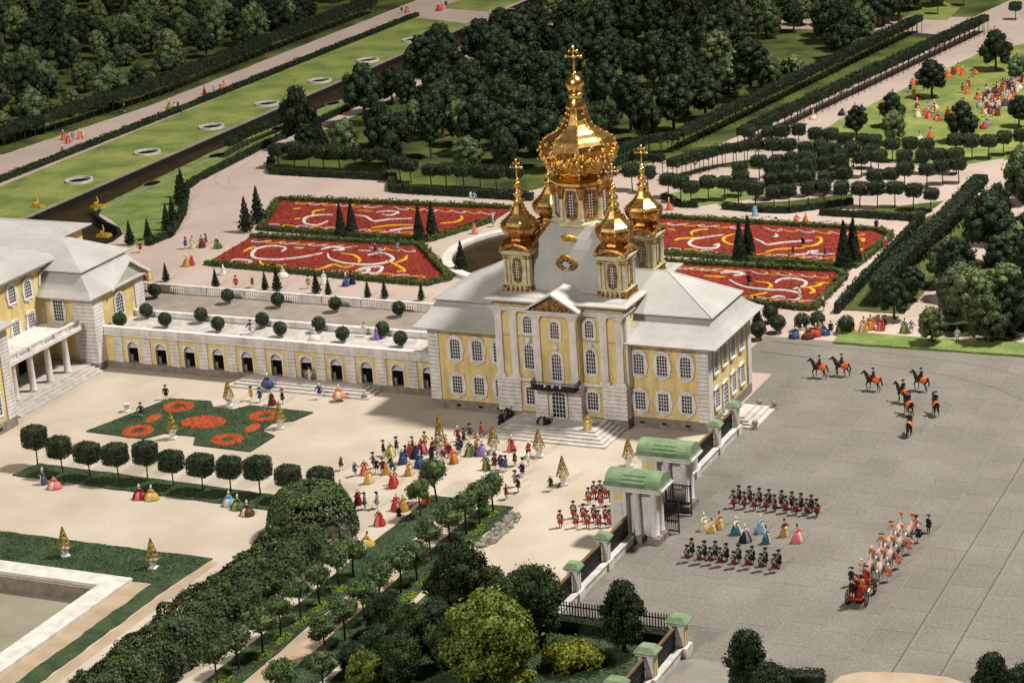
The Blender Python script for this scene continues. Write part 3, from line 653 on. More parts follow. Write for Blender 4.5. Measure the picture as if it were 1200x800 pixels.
for sx in (-1, 1):
    for yy in (1.83, 11.97): part('hip_strip', MB().tube([(CX+sx*16.62,yy,12.36),(CX+sx*9.8,6.9,15.78)], .08), M_ROOFX, ur)
# wing windows
for x in (-14.4,-11.7,-9.05,7.6,10.27,12.95):
    window(ch, (x,.05,7.25), 1.15, 2.25, 1, t=.42, rows=6)
    window(ch, (x,.05,3.05), 1.15, 1.95, 0, t=.42, rows=5)
for y in (2.6,5.3,8.0,10.9):
    window(ch, (15.4,y,7.25), 1.15, 2.25, 1, PI/2, t=.42, rows=6)
    if y != 5.3: window(ch, (15.4,y,3.05), 1.15, 1.95, 0, PI/2, t=.42, rows=5)
window(ch, (15.4,5.3,2.5), 1.4, 2.9, 2, PI/2, t=.3, rows=6, name='side_door')
# central block
RX0, RX1 = CX-7.6, CX+7.6
part('central_plinth', MB().box(RX0-.1,RX1+.1,-1.35,2,0,1.1), M_PLINTH, ch)
part('central_wall', MB().box(RX0,RX1,-1.2,14.9,1.1,13.3), M_YEL, ch)
bay = part('entrance_bay', MB().box(CX-2.65,CX+2.65,-2.15,-1.1,1.0,13.3), M_YEL, ch)
for s in (-1, 1):
    x0, x1 = sorted((CX+s*7.68, CX+s*4.85)); part('rusticated_pier', rustic(MB(), x0, x1, -1.42, -1.0 if s < 0 else 2.0, 1.1, 4.75), M_WHT, ch, kind='stuff')
    x0, x1 = sorted((CX+s*2.75, CX+s*1.25)); part('rusticated_pier', rustic(MB(), x0, x1, -2.4, -1.3, 1.0, 4.75), M_WHT, ch, kind='stuff')
    for xx in (7.1, 5.3):
        p = part('pilaster', MB().box(CX+s*xx-.4,CX+s*xx+.4,-1.5,-1.1,5.1,12.2), M_WHT, ch)
        part('capital', MB().frus((CX+s*xx-.4,CX+s*xx+.4,-1.5,-1.1),12.2,(CX+s*xx-.6,CX+s*xx+.6,-1.72,-1.1),12.75), M_WHT, p)
        part('pilaster_base', MB().box(CX+s*xx-.6,CX+s*xx+.6,-1.62,-1.1,4.95,5.4), M_WHT, p)
    p = part('pilaster', MB().box(CX+s*2.15-.4,CX+s*2.15+.4,-2.45,-2.1,5.1,12.2), M_WHT, ch)
    part('capital', MB().frus((CX+s*2.15-.4,CX+s*2.15+.4,-2.45,-2.1),12.2,(CX+s*2.15-.68,CX+s*2.15+.68,-2.68,-2.1),12.75), M_WHT, p)
part('side_pilaster', MB().box(RX1-.1,RX1+.3,-1.0,.0,5.1,12.75), M_WHT, ch)
part('string_course', MB().box(RX0-.2,RX1+.2,-1.6,.4,4.75,5.05).box(CX-2.85,CX+2.85,-2.55,-1.6,4.75,5.05), M_WHT, ch)
part('entablature', MB().box(RX0-.25,RX1+.25,-1.65,1.2,12.75,13.05).box(RX0-.45,RX1+.45,-1.85,1.4,13.05,13.25).box(CX-2.9,CX+2.9,-2.6,-1.6,12.75,13.05).box(CX-3.05,CX+3.05,-2.8,-1.8,13.05,13.25), M_WHT, ch)
part('attic', MB().box(RX0,RX1,-1.25,14.9,13.25,13.85), M_YEL, ch)
cr = part('central_roof', rings([((RX0-.75,RX1+.75,-2.0,15.5),13.85),((RX0-.8,RX1+.8,-2.05,15.55),14.05),((RX0+2.6,RX1-2.6,2.2,12),14.35)]), M_ROOF, ch)
ped = part('pediment', MB().add([(CX-2.75,-2.45,13.3),(CX+2.75,-2.45,13.3),(CX,-2.45,14.95),(CX-2.75,1,13.3),(CX+2.75,1,13.3),(CX,1,14.95)], [(0,1,2),(3,5,4),(0,2,5,3),(1,4,5,2)]), M_BROWNREL, ch)
rl = MB()
for k in range(26):
    u = RND.uniform(-1,1); v = RND.uniform(.05,.8)*(1-abs(u)); rl.ball((CX+u*2.3,-2.47,13.42+v*1.4), RND.uniform(.08,.2), 6)
part('relief', rl, M_GOLDD, ped, kind='stuff')
for s in (-1, 1):
    part('gable_slope', MB().add([(CX+s*3.2,-2.95,13.28),(CX,-2.95,15.15),(CX,2.2,15.15),(CX+s*3.2,2.2,13.28),(CX+s*3.2,-2.95,13.48),(CX,-2.95,15.38),(CX,2.2,15.38),(CX+s*3.2,2.2,13.48)], [(0,1,5,4),(4,5,6,7),(0,3,2,1),(0,4,7,3),(2,3,7,6)]), M_ROOFX, ped)
# central windows
for s in (-1, 1):
    window(ch, (CX+s*3.65,-1.2,11.2), .95, 1.9, 2, t=.32, style='plain', rows=5)
    window(ch, (CX+s*3.65,-1.2,7.5), 1.05, 2.7, 2, t=.32, style='plain', rows=6)
    window(ch, (CX+s*3.65,-1.2,3.0), 1.2, 2.0, 1, t=.30, style='plain', rows=5)
    part('cartouche', MB().ball((CX+s*3.65,-1.25,9.35), .38, 8, sz=1.1), M_WHT, ch)
window(ch, (CX,-2.15,11.1), .95, 1.9, 2, t=.34, style='plain', rows=5)
window(ch, (CX,-2.15,6.9), 1.05, 3.0, 2, t=.34, style='plain', rows=7)
part('cartouche', MB().ball((CX,-2.2,9.2), .38, 8, sz=1.1), M_WHT, ch)
window(ch, (CX,-2.15,2.55), 1.5, 2.9, 1, t=.3, style='plain', rows=6, name='entrance_door')
# balcony
bc = part('balcony', MB().box(CX-2.6,CX+2.6,-3.6,-2.2,4.55,4.72), M_IRON, ch)
bb = MB()
def rail(b, a, c, z0, z1, step=.17, r=.02):
    L = Vector((c[0]-a[0],c[1]-a[1])); n = max(2, int(L.length/step))
    for i in range(n+1):
        x, y = a[0]+L.x*i/n, a[1]+L.y*i/n; b.box(x-r,x+r,y-r,y+r,z0,z1)
    for z in (z0, (z0+z1)/2, z1): b.tube([(a[0],a[1],z),(c[0],c[1],z)], r*1.8, 4)
rail(bb, (CX-2.6,-3.6), (CX+2.6,-3.6), 4.7, 5.55); rail(bb, (CX-2.6,-3.6), (CX-2.6,-2.2), 4.7, 5.55); rail(bb, (CX+2.6,-3.6), (CX+2.6,-2.2), 4.7, 5.55)
for k in range(14): bb.ball((CX-2.4+k*.37,-3.62,5.1), .14, 6)
part('railing', bb, M_IRON, bc, kind='stuff')
for k in (-.9, 0, .9): part('rosette', MB().ball((CX+k,-3.68,5.15), .16, 8), M_WHT, bc)
# entrance stairs
for i in range(5):
    part('step', MB().box(-7.9+i*.5,6.3-i*.5,-7.4+i*.55,-1.2-(.02*i),.2*i,.2*(i+1)), M_STEP, ch)
# side stoop on the parade ground
for i in range(4):
    part('side_step', MB().box(15.5,19.9-i*.62,2.2+i*.5,9.2-i*.5,.2*i,.2*i+.2), M_STEP, ch)
for x, y in ((19.7,2.4),(19.7,9.0),(18.0,2.4),(18.0,9.0)):
    part('stone_ball', MB().lathe([(.3,0),(.3,.3),(.16,.36),(.34,.6),(.36,.75),(.22,.98),(.02,1.04)], 10, (x,y)), M_PLINTH, ch, True)
# vault under the drum
vp = [(5.5,13.9),(5.45,15.2),(5.25,16.5),(4.95,17.7),(4.5,18.8),(3.95,19.8),(3.4,20.6),(3.05,21.2)]
vt = part('vault', rings([((CX-r,CX+r,CY-r*.93,CY+r*.93),z) for r, z in vp]), M_ROOF, ch)
for sx in (-1, 1):
    for sy in (-1, 1):
        rbm = MB(); rbm.tube([(CX+sx*r,CY+sy*r*.93,z+.05) for r, z in vp[2:]], .26, 6)
        for r, z in vp[3:]:
            rbm.ball((CX+sx*(r+.05),CY+sy*(r*.93+.05),z), .42, 6)
        part('gilt_rib', rbm, M_GOLDD, vt)
def cartouche(c, r, rz, parent):
    o = ob('gilt_cartouche', MB().lathe([(r*1.25,0),(r*1.15,.14),(r*.72,.18),(r*.7,.02)], 16, wob=lambda a, z: 1+.10*math.cos(4*a)).mesh('gilt_cartouche', M_GOLDD, True), parent, Vector(c)+off(parent))
    o.rotation_euler = (PI/2+.28, 0, rz)
    ob('pane', MB().lathe([(r*.7,.03),(r*.7,.05)], 14).mesh('pane', M_GLASS), o)
    g = MB()
    for k in range(4): a = PI*k/4; g.tube([(-r*.7*math.cos(a),-r*.7*math.sin(a),.09),(r*.7*math.cos(a),r*.7*math.sin(a),.09)], .045, 4)
    g.lathe([(r*.38,.06),(r*.38,.11),(r*.30,.11),(r*.30,.06)], 12)
    ob('lattice', g.mesh('lattice', M_MUNTIN), o)
# facing the court (-Y) and the parade ground (+X)
cartouche((CX, CY-4.93, 17.3), .95, 0, vt)
cartouche((CX+5.25, CY, 17.3), .95, PI/2, vt)
for c, rz in (((CX,CY-3.75,19.85),0),((CX+3.95,CY,19.85),PI/2)):
    o = ob('gilt_shield', MB().lathe([(.95,0),(.85,.25),(.35,.34),(.3,.2),(.02,.3)], 12, wob=lambda a, z: 1+.15*math.sin(5*a)).mesh('gilt_shield', M_GOLDY, True), vt, Vector(c)+off(vt)); o.rotation_euler = (PI/2+.75, 0, rz)
# drum and great dome
dr = part('drum', MB().lathe([(3.45,21.0),(3.45,21.3),(3.15,21.45),(2.95,21.6),(2.95,25.3)], 8, (CX,CY), PI/8), M_CREAMTOWER, ch)
part('drum_cornice', MB().lathe([(3.0,25.2),(3.3,25.5),(3.4,25.8),(3.1,25.95),(2.9,26.1)], 8, (CX,CY), PI/8), M_GOLD, ch)
for k in range(8):
    a = PI/8+k*PI/4; x, y = CX+3.0*math.cos(a), CY+3.0*math.sin(a)
    part('drum_pilaster', MB().lathe([(.34,21.6),(.26,22.0),(.24,24.4),(.26,24.6)], 8, (x,y)), M_CREAMTOWER, dr); part('gilt_bracket', MB().lathe([(.22,23.9),(.34,24.5),(.5,25.3)], 8, (x,y)), M_GOLDD, dr)
    a = k*PI/4; ap = 2.95*math.cos(PI/8)
    window(ch, (CX+ap*math.cos(a),CY+ap*math.sin(a),23.4), .85, 2.6, 2, a+PI/2, t=.28, style='ornate', cols=3, rows=8, frame=M_GOLDD, name='drum_window')
DOME = [(3.15,25.95),(3.05,26.2),(3.45,26.7),(3.95,27.4),(4.3,28.2),(4.45,28.8),(4.45,29.3),(4.3,29.65),(4.0,29.95),(3.5,30.35),(2.85,30.8),(2.2,31.3),(1.7,31.85),(1.35,32.5),(1.15,33.1),(1.0,33.6)]
DOME = [(2.75,25.95),(2.95,26.35),(3.45,26.9),(3.85,27.5),(4.12,28.2),(4.25,28.8),(4.25,29.4),(4.1,29.95),(3.8,30.35),(3.25,30.7),(2.55,31.0),(2.0,31.4),(1.58,31.9),(1.28,32.4),(1.08,33.0),(.95,33.6)]
DOME = [(r*.955, z) for r, z in DOME]
dm = part('great_dome', MB().lathe(DOME[:7], 8, (CX,CY), PI/8), M_GOLDSHADE, ch); part('dome_cap', MB().lathe(DOME[6:], 8, (CX,CY), PI/8), M_GOLD, dm)
for k in range(8):
    a = PI/8+k*PI/4; c_, s_ = math.cos(a), math.sin(a); rb = MB()
    rb.tube([(CX+(r+.02)*c_,CY+(r+.02)*s_,z) for r, z in DOME[3:]], .09, 5)
    for r, z in DOME[1:]:
        rb.ball((CX+(r+.12)*c_,CY+(r+.12)*s_,z), .15, 6)
    for j in range(7): rb.ball((CX+(3.95+RND.uniform(0,.25))*math.cos(a+RND.uniform(-.16,.16)),CY+(3.95+RND.uniform(0,.25))*math.sin(a+RND.uniform(-.16,.16)),28.0+j*.24), RND.uniform(.12,.26), 6)
    part('beaded_rib', rb, M_GOLD, dm)
    gl = MB(); am = a+PI/8
    for j in range(11):
        u = -1+2*j/10; aa = am+u*.34; rr_ = 4.1*math.cos(PI/8)/math.cos(u*.34); gl.ball((CX+(rr_+.05)*math.cos(aa),CY+(rr_+.05)*math.sin(aa),29.0-.75*(1-u*u)+.25*math.sin(j*2.1)), RND.uniform(.16,.32), 6)
    for j in range(5): gl.ball((CX+3.7*math.cos(PI/8)*math.cos(am)+RND.uniform(-.3,.3),CY+3.7*math.cos(PI/8)*math.sin(am)+RND.uniform(-.3,.3),29.5+.15*j), RND.uniform(.16,.30), 6)
    for j in range(5): zz_ = 26.9+.35*j; r9 = np.interp(zz_, [q_[1] for q_ in DOME[:7]], [q_[0] for q_ in DOME[:7]])*math.cos(PI/8)+.03; gl.tube([(CX+r9*math.cos(am)-w9*math.sin(am), CY+r9*math.sin(am)+w9*math.cos(am), zz_+.12*math.cos(w9*4)) for w9 in (-.9+.1*j,-.45,0,.45,.9-.1*j)], .07, 5)
    part('gilt_garland', gl, M_GOLD, dm, kind='stuff')
part('dome_neck', MB().lathe([(.98,33.5),(1.15,33.8),(.95,34.0),(1.05,34.25),(.72,34.5),(.75,34.9),(.95,35.1),(.6,35.3)], 12, (CX,CY)), M_GOLD, dm, True)
part('ball', MB().ball((CX,CY,36.2), .98, 18), M_GOLD, dm, True)
def cross(x, y, z, s, parent):
    b = MB().box(x-.10*s,x+.10*s,y-.10*s,y+.10*s,z,z+3.6*s).box(x-1.0*s,x+1.0*s,y-.09*s,y+.09*s,z+2.3*s,z+2.55*s).box(x-.5*s,x+.5*s,y-.08*s,y+.08*s,z+3.0*s,z+3.2*s)
    b.ball((x,y,z+.15*s), .42*s, 8)
    for dx, dz in ((-1,2.42),(1,2.42),(0,3.6),(-.5,3.1),(.5,3.1)): b.ball((x+dx*s,y,z+dz*s), .24*s, 8)
    return part('cross', b, M_GOLD, parent, True)
cross(CX, CY, 37.1, .86, dm)
# four corner towers
TD = [(1.55,18.9),(1.85,19.0),(1.9,19.25),(1.5,19.4),(1.35,19.65),(1.8,19.95),(2.12,20.4),(2.25,20.85),(2.2,21.2),(2.0,21.5),(1.68,21.75),(1.32,22.05),(1.0,22.4),(.8,22.75),(.62,23.15),(.5,23.55)]
for sx, sy, lb in ((-1,-1,'front tower beside the gallery'),(1,-1,'front tower beside the parade ground'),(1,1,'rear tower beside the parade ground'),(-1,1,'rear tower beside the gallery')):
    x, y = CX+sx*5.6, CY+sy*4.3
    tw = part('corner_tower', MB().box(x-1.35,x+1.35,y-1.35,y+1.35,13.6,18.8), M_CREAMTOWER, ch); tw['label'] = lb
    def tp(n_, mb, m_, sm=False, kind=None): return part(n_, mb, m_, tw, sm, kind)
    tp('tower_base', MB().box(x-1.75,x+1.75,y-1.75,y+1.75,13.6,14.15).box(x-1.6,x+1.6,y-1.6,y+1.6,14.15,14.9).box(x-1.7,x+1.7,y-1.7,y+1.7,14.9,15.05), M_CREAMTOWER)
    pb = MB()
    for ax in (-1, 1):
        for ay in (-1, 1):
            for k in (0, 1):
                qx, qy = (x+ax*1.42, y+ay*(1.42 if k else .95)) if k else (x+ax*.95, y+ay*1.42)
                pb.lathe([(.24,14.95),(.19,15.2),(.17,17.7),(.3,18.15)], 8, (qx,qy))
            qx, qy = x+ax*1.42, y+ay*.95; pb.lathe([(.24,14.95),(.19,15.2),(.17,17.7),(.3,18.15)], 8, (qx,qy))
    tp('tower_column', pb, M_CREAMTOWER, True, 'stuff')
    gb = MB()
    for ax in (-1, 1):
        for ay in (-1, 1): gb.box(x+ax*1.25-.42,x+ax*1.25+.42,y+ay*1.25-.42,y+ay*1.25+.42,17.85,18.25); gb.lathe([(.34,14.2),(.2,14.5),(.3,14.85)], 8, (x+ax*1.5,y+ay*1.5))
    for q in range(-2, 3): gb.lathe([(.14,14.2),(.2,14.45),(.1,14.8)], 6, (x+q*.55,y-1.66)); gb.lathe([(.14,14.2),(.2,14.45),(.1,14.8)], 6, (x+1.66,y+q*.55))
    tp('gilt_capital', gb, M_GOLDD, False, 'stuff')
    tp('tower_cornice', MB().box(x-1.7,x+1.7,y-1.7,y+1.7,18.3,18.55).box(x-1.85,x+1.85,y-1.85,y+1.85,18.55,18.75), M_CREAMTOWER)
    pg = MB()
    for rz in range(4):
        ca, sa = math.cos(rz*PI/2), math.sin(rz*PI/2)
        pts = []
        for j in range(9):
            u = -1+2*j/8; lx, lz = u*1.75, 18.8+.65*math.cos(u*PI/2)**.8 if abs(u) < 1 else 18.8
            pts.append((x+lx*ca+1.75*sa, y+lx*sa-1.75*ca, lz))
        pg.tube(pts, [.22]*9, 6)
        for ax in (-1, 1):
            cx_, cy_ = x+ax*1.6*ca+1.7*sa, y+ax*1.6*sa-1.7*ca; pg.ball((cx_,cy_,18.95), .28, 6)
    tp('curved_pediment', pg, M_GOLDD)
    tp('tower_attic', MB().lathe([(1.65,18.7),(1.6,19.3)], 8, (x,y), PI/8), M_GOLDD)
    td = tp('small_dome', MB().lathe([(r*.95,z+.35) for r, z in TD[:9]], 8, (x,y), PI/8), M_GOLDSHADE); tp('small_dome_cap', MB().lathe([(r*.95,z+.35) for r, z in TD[8:]], 8, (x,y), PI/8), M_GOLD)
    bd = MB()
    for k8 in range(8):
        a8 = PI/8+k8*PI/4
        for r, z in TD[7:]: bd.ball((x+(r*.95+.05)*math.cos(a8), y+(r*.95+.05)*math.sin(a8), z+.35), .10, 6)
    tp('bead_row', bd, M_GOLD, False, 'stuff')
    tp('spire', MB().lathe([(.45,23.85),(.66,24.0),(.66,24.2),(.4,24.35),(.36,24.55),(.58,24.85),(.54,25.05),(.28,25.25),(.24,25.5),(.4,25.75),(.36,26.05),(.15,26.25)], 10, (x,y)), M_GOLD, True)
    cross(x, y, 26.2, .64, tw)
    for rz, dx, dy in ((0,0,-1),(PI/2,1,0),(PI,0,1),(-PI/2,-1,0)):
        o = window(tw, (x+dx*1.36,y+dy*1.36,16.55), .62, 2.2, 2, rz, t=.24, style='ornate', cols=3, rows=7, frame=M_GOLDD, name='tower_window')

# ------------------------------------------------------------------ the gallery
GY0 = 3.4
ga = thing('gallery', 'single-storey yellow gallery with eleven arched doorways and roof terrace', 'gallery', (-41, GY0, 0))
AX = [GYp(156, 410, GY0).x + (GYp(503, 445, GY0).x-GYp(156, 410, GY0).x)*i/10 for i in range(11)]
GX0, GX1 = -64.4, -17.7
part('plinth', MB().box(GX0,GX1,GY0-.12,GY0+.6,0,.85), M_PLINTH, ga)
def arch_piece(x0, x1, xc, r, zs, zt, y0, y1):
    pts = [(x0,zs),(xc-r,zs)]+[(xc-r*math.cos(PI*j/10), zs+r*math.sin(PI*j/10)) for j in range(1,10)]+[(xc+r,zs),(x1,zs),(x1,zt),(x0,zt)]
    n = len(pts); return MB().add([(x,y0,z) for x, z in pts]+[(x,y1,z) for x, z in pts], [tuple(range(n)), tuple(range(2*n-1,n-1,-1))]+[(i,n+i,n+(i+1)%n,(i+1)%n) for i in range(n)])
R_A = .82
edges = [GX0]+[(AX[i]+AX[i+1])/2 for i in range(10)]+[GX1]
for i, xc in enumerate(AX):
    e0, e1 = edges[i], edges[i+1]
    if xc+R_A > GX1: continue
    part('wall', arch_piece(e0, e1, xc, R_A, 2.75, 4.25, GY0, GY0+.5).box(e0,xc-R_A,GY0,GY0+.5,.85,2.75).box(xc+R_A,e1,GY0,GY0+.5,.85,2.75), M_YEL, ga)
    fr = arch_piece(xc-R_A-.12, xc+R_A+.12, xc, R_A-.06, 2.75, 3.68, GY0-.07, GY0+.2).box(xc-R_A-.12,xc-R_A+.06,GY0-.07,GY0+.2,.85,2.75).box(xc+R_A-.06,xc+R_A+.12,GY0-.07,GY0+.2,.85,2.75)
    dw = part('doorway', fr, M_WHT, ga)
    fan = MB()
    for j in range(1, 7): a = PI*j/7; fan.tube([(xc+.1*math.cos(a),GY0+.25,2.75+.1*math.sin(a)),(xc+R_A*math.cos(a),GY0+.25,2.75+R_A*math.sin(a))], .05, 4)
    fan.tube([(xc-R_A,GY0+.25,2.75),(xc+R_A,GY0+.25,2.75)], .08, 4); fan.tube([(xc+R_A*.6*math.cos(PI*j/10),GY0+.25,2.75+R_A*.6*math.sin(PI*j/10)) for j in range(11)], .05, 4)
    part('fanlight', fan, M_MUNTIN, dw)
    part('interior_shade', MB().box(xc-R_A,xc+R_A,GY0+.75,GY0+.85,.6,3.7), M_DARK, dw)  # black panel painted in for the shade inside the arch
    part('door_leaf', MB().box(xc-R_A+.05,xc-R_A+.4,GY0+.5,GY0+.56,.86,1.7), M_PLINTH, dw)
for i in range(11):
    x = (AX[i]+AX[i+1])/2 if i < 10 else None
    if i == 10: x = AX[0]-(AX[1]-AX[0])/2
    part('rusticated_pilaster', rustic(MB(), x-.6, x+.6, GY0-.16, GY0+.1, .85, 4.2), M_WHT, ga, kind='stuff')
part('cornice', MB().box(GX0,GX1,GY0-.32,GY0+.6,4.25,4.5), M_WHT, ga)
part('parapet', MB().box(GX0,GX1,GY0-.12,GY0+.35,4.5,5.14).box(GX0,GX1,GY0-.24,GY0+.46,5.14,5.3), M_WHT, ga)
for i in range(11):
    x = (AX[i]+AX[i+1])/2 if i < 10 else AX[0]-(AX[1]-AX[0])/2
    part('parapet_pier', MB().box(x-.75,x+.75,GY0-.2,GY0,4.5,5.13), M_WHT, ga)
    if i < 10:
        pb = MB()
        for k in range(9): pb.box(x+1.1+k*.26-.05,x+1.1+k*.26+.07,GY0-.19,GY0-.1,4.6,5.1)
        if i % 2: part('baluster_relief', pb, M_WHT, ga, kind='stuff')
part('terrace_floor', MB().box(GX0,GX1,GY0+.5,10.2,4.2,4.5), M_STEP, ga)
part('roof_walk', MB().box(GX0-14,GX1,10.2,19.9,4.2,4.52), mat('terrace_boards', (.34,.29,.24), .9, col2=(.27,.225,.19), scale=.5, line=('Y', 1.1, .8)), ga)
part('back_wall', MB().box(GX0-14,GX1,19.6,19.95,0,4.2), M_YEL, ga)
part('middle_parapet', MB().box(-65.5,GX1,10.2,10.6,4.5,5.1).box(-65.6,GX1,10.1,10.7,5.1,5.26), M_WHT, ga)
balustrade(ga, (-79,19.8), (GX1,19.8), 4.5, 1.15, 22, solid=0)
for i in range(4):
    part('step', MB().box(-45.1+i*.55,-26.2-i*.55,.3+i*.6,3.26-.01*i,.2125*i,.2125*(i+1)), M_STEP, ga)
part('step_ball', MB().ball((-26.9,.7,.35), .36, 8), M_PLINTH, ga, True)

# ------------------------------------------------------------------ the great palace corner
pal = thing('palace', 'yellow palace corner with columned portico, pale roofs and white window frames', 'palace', (-72,-8,0))
MX = -71.2
part('main_wall', MB().box(-96,MX,-60,6,0,13.2), M_YEL, pal)
part('main_cornice', MB().box(-96,MX+.5,-60,5.5,12.75,13.2), M_WHT, pal)
part('main_roof', rings([((-100,MX+1.1,-62,5.2),13.2),((-100,MX+1.15,-62,5.25),13.36),((-90,-82,-52,-3),17.2)]), M_ROOF, pal)
part('chimney', MB().box(-78.2,-76.4,-6.2,-4.6,14,17.6).box(-78.5,-76.1,-6.5,-4.3,17.6,18.0), M_STONEW, pal)
for (px, py) in ((13,345),(31.6,339),(51,330)):
    p = GXp(px, py, MX); window(pal, p, 1.25, 2.0, 1, PI/2, t=.42, rows=5)
for (px, py) in ((18.7,389),(36.8,379),(56,369)):
    p = GXp(px, py, MX); window(pal, p, 1.25, 2.4, 0, PI/2, t=.42, rows=6)
for y in (-19,-24): window(pal, (MX,y,10.7), 1.25, 2.0, 1, PI/2, t=.42, rows=5)
# back block
part('back_wall', MB().box(-100,-78.3,6,21,0,12.3), M_YEL, pal)
part('back_roof', rings([((-102,-77.4,4,22.2),12.3),((-102,-77.35,4,22.25),12.46),((-96,-86,11,14),14.6)]), M_ROOF, pal)
# end pavilion
PX1 = -64.0
part('pavilion_plinth', MB().box(-78,PX1+.1,1.55,12.6,0,1.0), M_PLINTH, pal)
part('pavilion_wall', MB().box(-78,PX1,1.7,12.5,1.0,9.4), M_YEL, pal)
for x0, x1, y0, y1 in ((PX1-2.9,PX1+.14,1.55,3.6),(PX1-1.0,PX1+.14,10.7,12.65)):
    part('quoin', rustic(MB(), x0, x1, y0, y1, 1.0, 9.2), M_WHT, pal, kind='stuff')
part('pavilion_lower_roof', rings([((-80,PX1+.75,.35,13.9),9.3),((-80,PX1+.8,.3,13.95),9.45),((-80,PX1+.1,1.1,13.1),10.2),((-80,PX1-1.1,1.9,12.3),11.4),((-80,PX1-1.8,2.6,11.8),12.3)]), M_ROOF, pal)
part('pavilion_upper_roof', rings([((-80,PX1-1.3,2.0,12.6),12.2),((-80,PX1-1.25,1.95,12.65),12.36),((-80,-70.5,6.3,7.9),14.9)]), M_ROOF, pal)
dg = part('dormer_gable', MB().add([(PX1+.6,5.4,9.3),(PX1+.6,12.9,9.3),(PX1+.6,9.2,11.7),(PX1-2.6,5.4,9.3),(PX1-2.6,12.9,9.3),(PX1-2.6,9.2,11.7)], [(0,1,2),(3,5,4),(0,2,5,3),(1,4,5,2)]), mat('tympanum_grey', (.46,.48,.40), .7), pal)
for s, y in ((-1,5.0),(1,13.4)):
    part('dormer_slope', MB().add([(PX1+1.0,y,9.2),(PX1+1.0,9.2,11.85),(PX1-2.8,9.2,11.85),(PX1-2.8,y,9.2),(PX1+1.0,y,9.38),(PX1+1.0,9.2,12.05),(PX1-2.8,9.2,12.05),(PX1-2.8,y,9.38)], [(0,1,5,4),(4,5,6,7),(0,3,2,1),(0,4,7,3)]), M_ROOFX, dg)
window(pal, (PX1,7.2,7.0), 1.5, 2.6, 2, PI/2, t=.35, style='plain', rows=6)
window(pal, (-69.0,1.7,7.4), 1.3, 2.6, 0, 0, t=.42, rows=6)
# portico
for i in range(4): part('portico_step', MB().box(MX,-63.4-i*.5,-15.4+i*.02,1.5-.01*i,.25*i,.25*(i+1)), M_STEP, pal)
for y in (-12.6,-9.2,-5.8,-2.2):
    c = part('column', MB().lathe([(.5,1.0),(.5,1.2),(.42,1.3),(.40,3.2),(.34,5.1),(.5,5.4),(.5,5.55)], 14, (-65.9,y)), M_WHT, pal, True)
part('portico_slab', MB().box(MX,-65.2,-14.6,.6,5.55,5.95), M_WHT, pal)
balustrade(pal, (-65.5,-14.5), (-65.5,.5), 5.95, .85, 6, solid=0)
for y in (-10.9,-7.5,-4.0): part('portico_door', MB().box(MX,MX+.1,y-.7,y+.7,1.0,4.2), M_DARK, pal)
# near wing
NX = -62.4
part('near_plinth', MB().box(MX,NX+.12,-60,-17.4,0,1.2), M_PLINTH, pal)
part('near_wall', MB().box(MX,NX,-60,-17.5,1.2,12.0), M_YEL, pal)
part('near_quoin', rustic(MB(), NX-1.2, NX+.14, -19.0, -17.36, 1.2, 11.9), M_WHT, pal, kind='stuff')
part('near_roof', rings([((MX-1,NX+.9,-61,-16.6),11.9),((MX-1,NX+.95,-61,-16.55),12.1),((MX-1,-68,-61,-20),14.0)]), M_ROOF, pal)
for y in (-20.6,-24.0,-27.4):
    window(pal, (NX,y,7.2), 1.2, 2.4, 1, PI/2, t=.42, rows=6); window(pal, (NX,y,3.3), 1.2, 2.2, 0, PI/2, t=.42, rows=5)
for y in (-20.6,-24): part('plinth_vent', MB().box(NX+.1,NX+.15,y-.3,y+.3,.45,.75), M_GLASS, pal)

# ------------------------------------------------------------------ gate piers, fences
def gate_pier(y0, lab):
    t = thing('gate_pier', lab, 'gate pier', (19, y0+1.2, 0), group='gate piers of the parade ground')
    y1 = y0+2.3
    part('pier_plinth', MB().box(16.0,18.0,y0-.1,y1+.1,0,.5), M_STONEW, t)
    part('pier_body', MB().box(16.2,17.8,y0,y1,.5,5.2).box(17.8,20.6,y0+.85,y1-.85,.5,5.2), M_WHT, t)
    part('side_panel', MB().box(16.5,17.5,y0-.05,y0+.01,4.3,5.0), M_YEL, t); part('side_panel', MB().box(16.55,17.45,y0-.06,y0+.01,1.2,4.0), M_STONEW, t)
    for x in (18.7, 20.5):
        for y in (y0+.45, y1-.45):
            c = part('column', MB().lathe([(.46,.7),(.46,.9),(.38,1.0),(.36,3.0),(.31,4.7),(.46,5.0),(.46,5.2)], 12, (x,y)), M_WHT, t, True)
            part('column_base', MB().box(x-.62,x+.62,y-.62,y+.62,0,.7), M_PLINTH, c)
    part('entablature', MB().box(15.9,21.4,y0-.15,y1+.15,5.2,5.55).box(15.6,21.7,y0-.35,y1+.35,5.55,5.75), M_WHT, t)
    part('eave', MB().box(15.65,21.55,y0-.42,y1+.42,5.75,5.86), M_GREENROOF, t)
    n = 12; pr = [(y0-.3+(y1-y0+.6)*(.5-.5*math.cos(PI*j/n)), 5.86+1.15*math.sin(PI*j/n)**.9) for j in range(n+1)]
    bb = MB().add([(x,y,z) for x in (15.8,21.4) for y, z in pr], [(j,n+1+j,n+2+j,j+1) for j in range(n)]+[tuple(range(n+1)), tuple(range(2*n+1,n,-1))])
    rf_ = part('barrel_roof', bb, M_GREENROOF, t)
    for k in range(3): part('roof_vent', MB().box(17.5,19.9,y0-.42+k*.30,y0-.1+k*.30,6.05+k*.27,6.30+k*.27), M_GREENROOF, rf_)
gate_pier(-30.0, 'big white gate pier with green barrel roof beside the drilling soldiers')
gate_pier(-21.7, 'white gate pier with green barrel roof, nearer the church')
